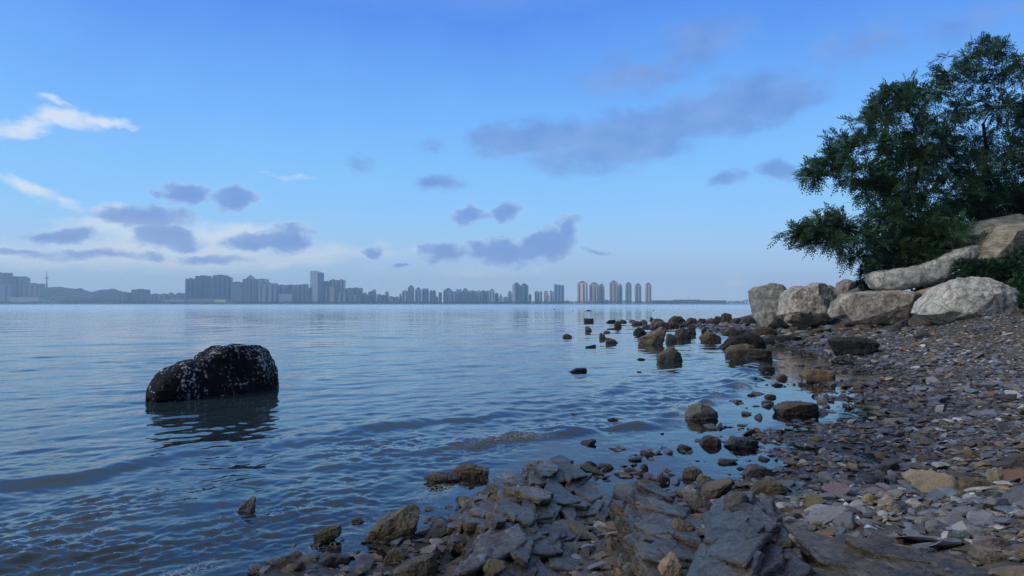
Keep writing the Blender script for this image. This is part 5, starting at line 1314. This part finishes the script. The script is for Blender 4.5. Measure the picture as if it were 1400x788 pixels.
# ------------------------------------------------------------------ haze
hz = MB(); hz.box(-5600, 5600, -5600, 5600, -6.0, 195.0)
ho = hz.build('haze', None)
m, nt, N, Lk = nodes('haze_air')
out = N('ShaderNodeOutputMaterial'); pv = N('ShaderNodeVolumePrincipled')
pv.inputs['Color'].default_value = (.80, .93, 1.0, 1); pv.inputs['Density'].default_value = 2.0e-4; pv.inputs['Anisotropy'].default_value = .72
Lk(pv.outputs[0], out.inputs['Volume']); ho.data.materials.append(m)
tag(ho, 'thin blue sea haze over the bay', kind='stuff')

# ------------------------------------------------------------------ sky, sun
SUN_AZ, SUN_EL = math.radians(-112), math.radians(34)
w = bpy.data.worlds.new('World'); sc.world = w; w.use_nodes = True
nt = w.node_tree; nt.nodes.clear(); N = nt.nodes.new; Lk = nt.links.new
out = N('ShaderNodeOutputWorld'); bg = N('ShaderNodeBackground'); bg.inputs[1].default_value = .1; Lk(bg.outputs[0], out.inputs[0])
sky = N('ShaderNodeTexSky'); sky.sky_type = 'NISHITA'; sky.sun_disc = False; sky.sun_elevation = SUN_EL; sky.sun_rotation = SUN_AZ
sky.ozone_density = 4; sky.dust_density = .4; sky.air_density = 1.2
tc = N('ShaderNodeTexCoord'); sx = N('ShaderNodeSeparateXYZ'); Lk(tc.outputs['Generated'], sx.inputs[0])
def math_(op, a, b=None, c=None, clamp=False):
    n = N('ShaderNodeMath'); n.operation = op; n.use_clamp = clamp
    for i, v in enumerate((a, b, c)):
        if v is None: continue
        if isinstance(v, (int, float)): n.inputs[i].default_value = v
        else: Lk(v, n.inputs[i])
    return n.outputs[0]
el = math_('ARCSINE', sx.outputs['Z'])
az = math_('ARCTAN2', sx.outputs['X'], sx.outputs['Y'])
# clear-sky colour by elevation, blended with Nishita; unseen overhead grey added for neutral light
def lin(c): return tuple(((v / 255) / 12.92 if v / 255 < .04045 else ((v / 255 + .055) / 1.055) ** 2.4) for v in c)
def scl(c, k): return tuple(v * k for v in c)
eln = math_('DIVIDE', el, math.pi / 2)
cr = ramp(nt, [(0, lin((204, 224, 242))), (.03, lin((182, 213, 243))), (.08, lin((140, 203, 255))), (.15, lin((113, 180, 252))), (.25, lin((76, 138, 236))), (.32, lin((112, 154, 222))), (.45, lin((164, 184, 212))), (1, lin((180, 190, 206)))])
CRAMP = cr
s10 = N('ShaderNodeVectorMath'); s10.operation = 'SCALE'; s10.inputs['Scale'].default_value = 10; Lk(cr.outputs[0], s10.inputs[0])
mx = N('ShaderNodeMix'); mx.data_type = 'RGBA'; mx.inputs[0].default_value = .12
Lk(s10.outputs[0], mx.inputs[6]); Lk(sky.outputs[0], mx.inputs[7]); colr = mx.outputs[2]
# clouds: masses placed by compass bearing and height in the sky, edges broken by noise
cv = N('ShaderNodeCombineXYZ'); Lk(az, cv.inputs[0]); Lk(el, cv.inputs[1])
def noise(scale, detail, sxy=(1, 1), rough=.6, off=0):
    mp = N('ShaderNodeMapping'); mp.inputs['Scale'].default_value = (sxy[0], sxy[1], 1); mp.inputs['Location'].default_value = (off, off * .7, 0); Lk(cv.outputs[0], mp.inputs[0])
    n = N('ShaderNodeTexNoise'); n.inputs['Scale'].default_value = scale; n.inputs['Detail'].default_value = detail; n.inputs['Roughness'].default_value = rough
    Lk(mp.outputs[0], n.inputs['Vector']); return n
wn = noise(9, 4, (1, 1.6), .6, 2.0); wn2 = noise(30, 4, (1, 1.6), .6, 7.0)
def vsub(n, k):
    a = N('ShaderNodeVectorMath'); a.operation = 'SUBTRACT'; Lk(n.outputs['Color'], a.inputs[0]); a.inputs[1].default_value = (.5, .5, .5)
    b = N('ShaderNodeVectorMath'); b.operation = 'MULTIPLY'; Lk(a.outputs[0], b.inputs[0]); b.inputs[1].default_value = (k, k * .6, 0); return b.outputs[0]
wa = N('ShaderNodeVectorMath'); wa.operation = 'ADD'; Lk(cv.outputs[0], wa.inputs[0]); Lk(vsub(wn, .075), wa.inputs[1])
wb = N('ShaderNodeVectorMath'); wb.operation = 'ADD'; Lk(wa.outputs[0], wb.inputs[0]); Lk(vsub(wn2, .03), wb.inputs[1])
WARP = wb.outputs[0]
nA = noise(16, 7, (1, 1.9), .60); nB = noise(12, 8, (1, 3.2), .66, 4.0); nC = noise(14, 5, (1, 1.8), .55, 9.0)
nD = noise(2.2, 5, (1, 1), .6, 21.0)
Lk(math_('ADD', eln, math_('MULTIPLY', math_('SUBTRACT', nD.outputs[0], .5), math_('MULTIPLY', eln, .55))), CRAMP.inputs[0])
def masks(blobs):
    acc = None
    for (px, py, hw, hh, rot, k) in blobs:
        a = math.atan((px - 700) / F); e = math.atan((HOR - py) / F * math.cos(a))
        mp = N('ShaderNodeMapping'); mp.vector_type = 'TEXTURE'
        ka = math.cos(a) ** 2
        mp.inputs['Location'].default_value = (a, e, 0); mp.inputs['Rotation'].default_value = (0, 0, math.radians(rot)); mp.inputs['Scale'].default_value = (hw / F * ka * 1.25, hh / F * math.cos(a) * 1.35, 1)
        Lk(WARP, mp.inputs[0])
        ln = N('ShaderNodeVectorMath'); ln.operation = 'LENGTH'; Lk(mp.outputs[0], ln.inputs[0])
        v = math_('MULTIPLY_ADD', ln.outputs['Value'], -k, k)
        acc = v if acc is None else math_('MAXIMUM', acc, v)
    return math_('MAXIMUM', acc, 0.0)
dark = [(720, 190, 80, 26, 4, 1), (800, 185, 90, 30, 5, 1), (890, 175, 100, 34, 6, 1), (990, 160, 90, 30, 8, .95), (1075, 140, 75, 24, 12, .8), (870, 100, 90, 28, 0, .7), (945, 60, 100, 36, 20, .6), (830, 200, 150, 36, 3, .8), (1020, 140, 140, 40, 10, .75), (1190, 60, 110, 40, 0, .35), (1330, 30, 110, 36, 0, .4),
        (597, 250, 40, 15, 0, .8), (640, 293, 22, 13, 0, .85), (688, 289, 28, 14, 0, .9), (497, 225, 30, 12, 0, .55), (760, 240, 22, 10, 0, .35), (600, 200, 40, 10, 0, .35),
        (1002, 247, 27, 11, 0, .85), (1068, 237, 32, 13, 0, .7), (605, 346, 42, 13, 0, .95), (690, 345, 46, 22, 0, 1.0), (748, 337, 42, 25, 10, 1.0), (770, 316, 22, 18, 0, .85), (816, 347, 20, 6, 0, .6),
        (190, 300, 80, 18, 0, 1), (245, 267, 38, 14, 0, .9), (313, 273, 34, 14, 0, .9), (75, 322, 56, 12, 0, .9), (225, 328, 60, 16, 0, .95), (345, 330, 44, 12, 0, .9), (385, 330, 40, 18, 0, .95), (140, 352, 120, 9, 0, .6), (290, 355, 90, 8, 0, .5), (515, 342, 10, 9, 0, .8), (548, 360, 15, 4, 0, .7), (30, 345, 60, 7, 0, .5)]
white = [(30, 172, 50, 14, 8, 1), (85, 160, 52, 13, -6, 1), (140, 163, 45, 7, -6, .9), (75, 138, 30, 6, -6, .8), (40, 258, 62, 9, -17, .9), (90, 275, 25, 7, -17, .7),
         (147, 287, 26, 10, 0, 1), (300, 313, 70, 9, 0, .85), (170, 328, 60, 17, 0, 1), (70, 343, 110, 9, 0, .75), (230, 348, 220, 26, 0, 1.25), (90, 352, 160, 20, 0, 1.1), (180, 315, 110, 20, 0, 1.1), (320, 318, 90, 14, 0, 1.1), (420, 352, 120, 18, 0, .8), (330, 345, 90, 12, 0, .8), (470, 345, 80, 14, 0, .75), (520, 330, 24, 7, 0, .5), (380, 362, 20, 7, 0, 1.1), (560, 340, 18, 6, 0, .6), (395, 242, 50, 4, 0, .35), (650, 375, 120, 9, 0, .4),
         (1008, 389, 13, 11, 0, .75), (738, 377, 5, 8, 0, .7), (770, 305, 16, 8, 0, .4)]
soft = [d for d in dark if d[1] < 262 and not (d[0] < 360 and d[1] > 255)]; cumu = [d for d in dark if d not in soft]
dm = masks(soft); cm_ = masks(cumu); wm = masks(white)
def edge(mask, n, amp, lo, hi):
    t = math_('MULTIPLY_ADD', math_('SUBTRACT', n.outputs[0], .5), amp, mask)
    mr = N('ShaderNodeMapRange'); mr.interpolation_type = 'SMOOTHSTEP'; mr.inputs[1].default_value = lo; mr.inputs[2].default_value = hi; Lk(t, mr.inputs[0])
    return math_('MULTIPLY', mr.outputs[0], math_('MULTIPLY', mask, 8, clamp=True))
we = edge(wm, nB, 1.5, .0, .9); de = edge(dm, nA, 1.2, .04, .62)
nE = noise(30, 9, (1, 1.35), .62, 13.0)
def edge_raw(mask, n, amp): return math_('MULTIPLY', math_('ADD', mask, math_('MULTIPLY', math_('SUBTRACT', n.outputs[0], .47), amp)), math_('MULTIPLY', mask, 6, clamp=True))
cden = edge_raw(cm_, nE, 1.35)
# thin high veil low in the sky
m1 = N('ShaderNodeMix'); m1.data_type = 'RGBA'; m1.inputs[7].default_value = (*scl(lin((226, 232, 236)), 10), 1)
Lk(math_('MULTIPLY', we, .78), m1.inputs[0]); Lk(colr, m1.inputs[6]); colr = m1.outputs[2]
dc = ramp(nt, [(.35, scl(lin((98, 136, 204)), 1)), (.65, scl(lin((126, 158, 214)), 1))]); Lk(nC.outputs[0], dc.inputs[0])
d10 = N('ShaderNodeVectorMath'); d10.operation = 'SCALE'; d10.inputs['Scale'].default_value = 10; Lk(dc.outputs[0], d10.inputs[0])
m2 = N('ShaderNodeMix'); m2.data_type = 'RGBA'; Lk(math_('MULTIPLY', de, .78), m2.inputs[0]); Lk(colr, m2.inputs[6]); Lk(d10.outputs[0], m2.inputs[7]); colr = m2.outputs[2]
ca = N('ShaderNodeMapRange'); ca.interpolation_type = 'SMOOTHSTEP'; ca.inputs[1].default_value = .0; ca.inputs[2].default_value = .50; Lk(cden, ca.inputs[0])
cc = ramp(nt, [(.04, lin((214, 226, 242))), (.2, lin((168, 192, 228))), (.55, lin((116, 148, 209))), (.9, lin((106, 139, 202)))]); Lk(cden, cc.inputs[0])
c10 = N('ShaderNodeVectorMath'); c10.operation = 'SCALE'; c10.inputs['Scale'].default_value = 10; Lk(cc.outputs[0], c10.inputs[0])
m3 = N('ShaderNodeMix'); m3.data_type = 'RGBA'; Lk(math_('MULTIPLY', ca.outputs[0], .80), m3.inputs[0]); Lk(colr, m3.inputs[6]); Lk(c10.outputs[0], m3.inputs[7]); colr = m3.outputs[2]
# unseen sky behind the viewer dimmed so camera-facing sides go darker
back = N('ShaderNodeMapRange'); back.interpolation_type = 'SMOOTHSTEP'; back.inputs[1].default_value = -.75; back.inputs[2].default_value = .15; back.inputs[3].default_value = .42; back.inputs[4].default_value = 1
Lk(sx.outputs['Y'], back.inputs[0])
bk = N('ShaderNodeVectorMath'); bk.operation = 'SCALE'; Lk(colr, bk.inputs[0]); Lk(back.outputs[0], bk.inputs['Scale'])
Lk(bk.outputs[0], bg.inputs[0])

sun = bpy.data.lights.new('sun', 'SUN'); sun.energy = 2.0; sun.angle = math.radians(24); sun.color = (1, .92, .83)
so = bpy.data.objects.new('sun', sun); link(so)
dv = Vector((math.sin(SUN_AZ) * math.cos(SUN_EL), math.cos(SUN_AZ) * math.cos(SUN_EL), math.sin(SUN_EL)))
so.rotation_euler = dv.to_track_quat('Z', 'Y').to_euler(); so.location = (-30, -10, 40)

# ------------------------------------------------------------------ camera, render
cam = bpy.data.cameras.new('camera'); cam.sensor_fit = 'HORIZONTAL'; cam.sensor_width = 36; cam.lens = 36 * F / 1400; cam.clip_start = .05; cam.clip_end = 20000
co = bpy.data.objects.new('camera', cam); link(co); co.location = (0, 0, CAMZ)
co.rotation_euler = (math.pi / 2 + math.atan((HOR - 394) / F), 0, 0)
sc.camera = co
vs = sc.view_settings; vs.view_transform = 'Standard'; vs.look = 'None'; vs.exposure = .16; vs.gamma = 1; vs.use_curve_mapping = False
cy = sc.cycles
cy.max_bounces = 6; cy.diffuse_bounces = 3; cy.glossy_bounces = 3; cy.transparent_max_bounces = 12; cy.volume_bounces = 1; cy.transmission_bounces = 3
cy.use_denoising = True; cy.denoiser = 'OPENIMAGEDENOISE'; cy.denoising_input_passes = 'RGB_ALBEDO_NORMAL'; cy.denoising_prefilter = 'NONE'; cy.use_adaptive_sampling = True; cy.adaptive_threshold = .004
cy.sample_clamp_indirect = 4
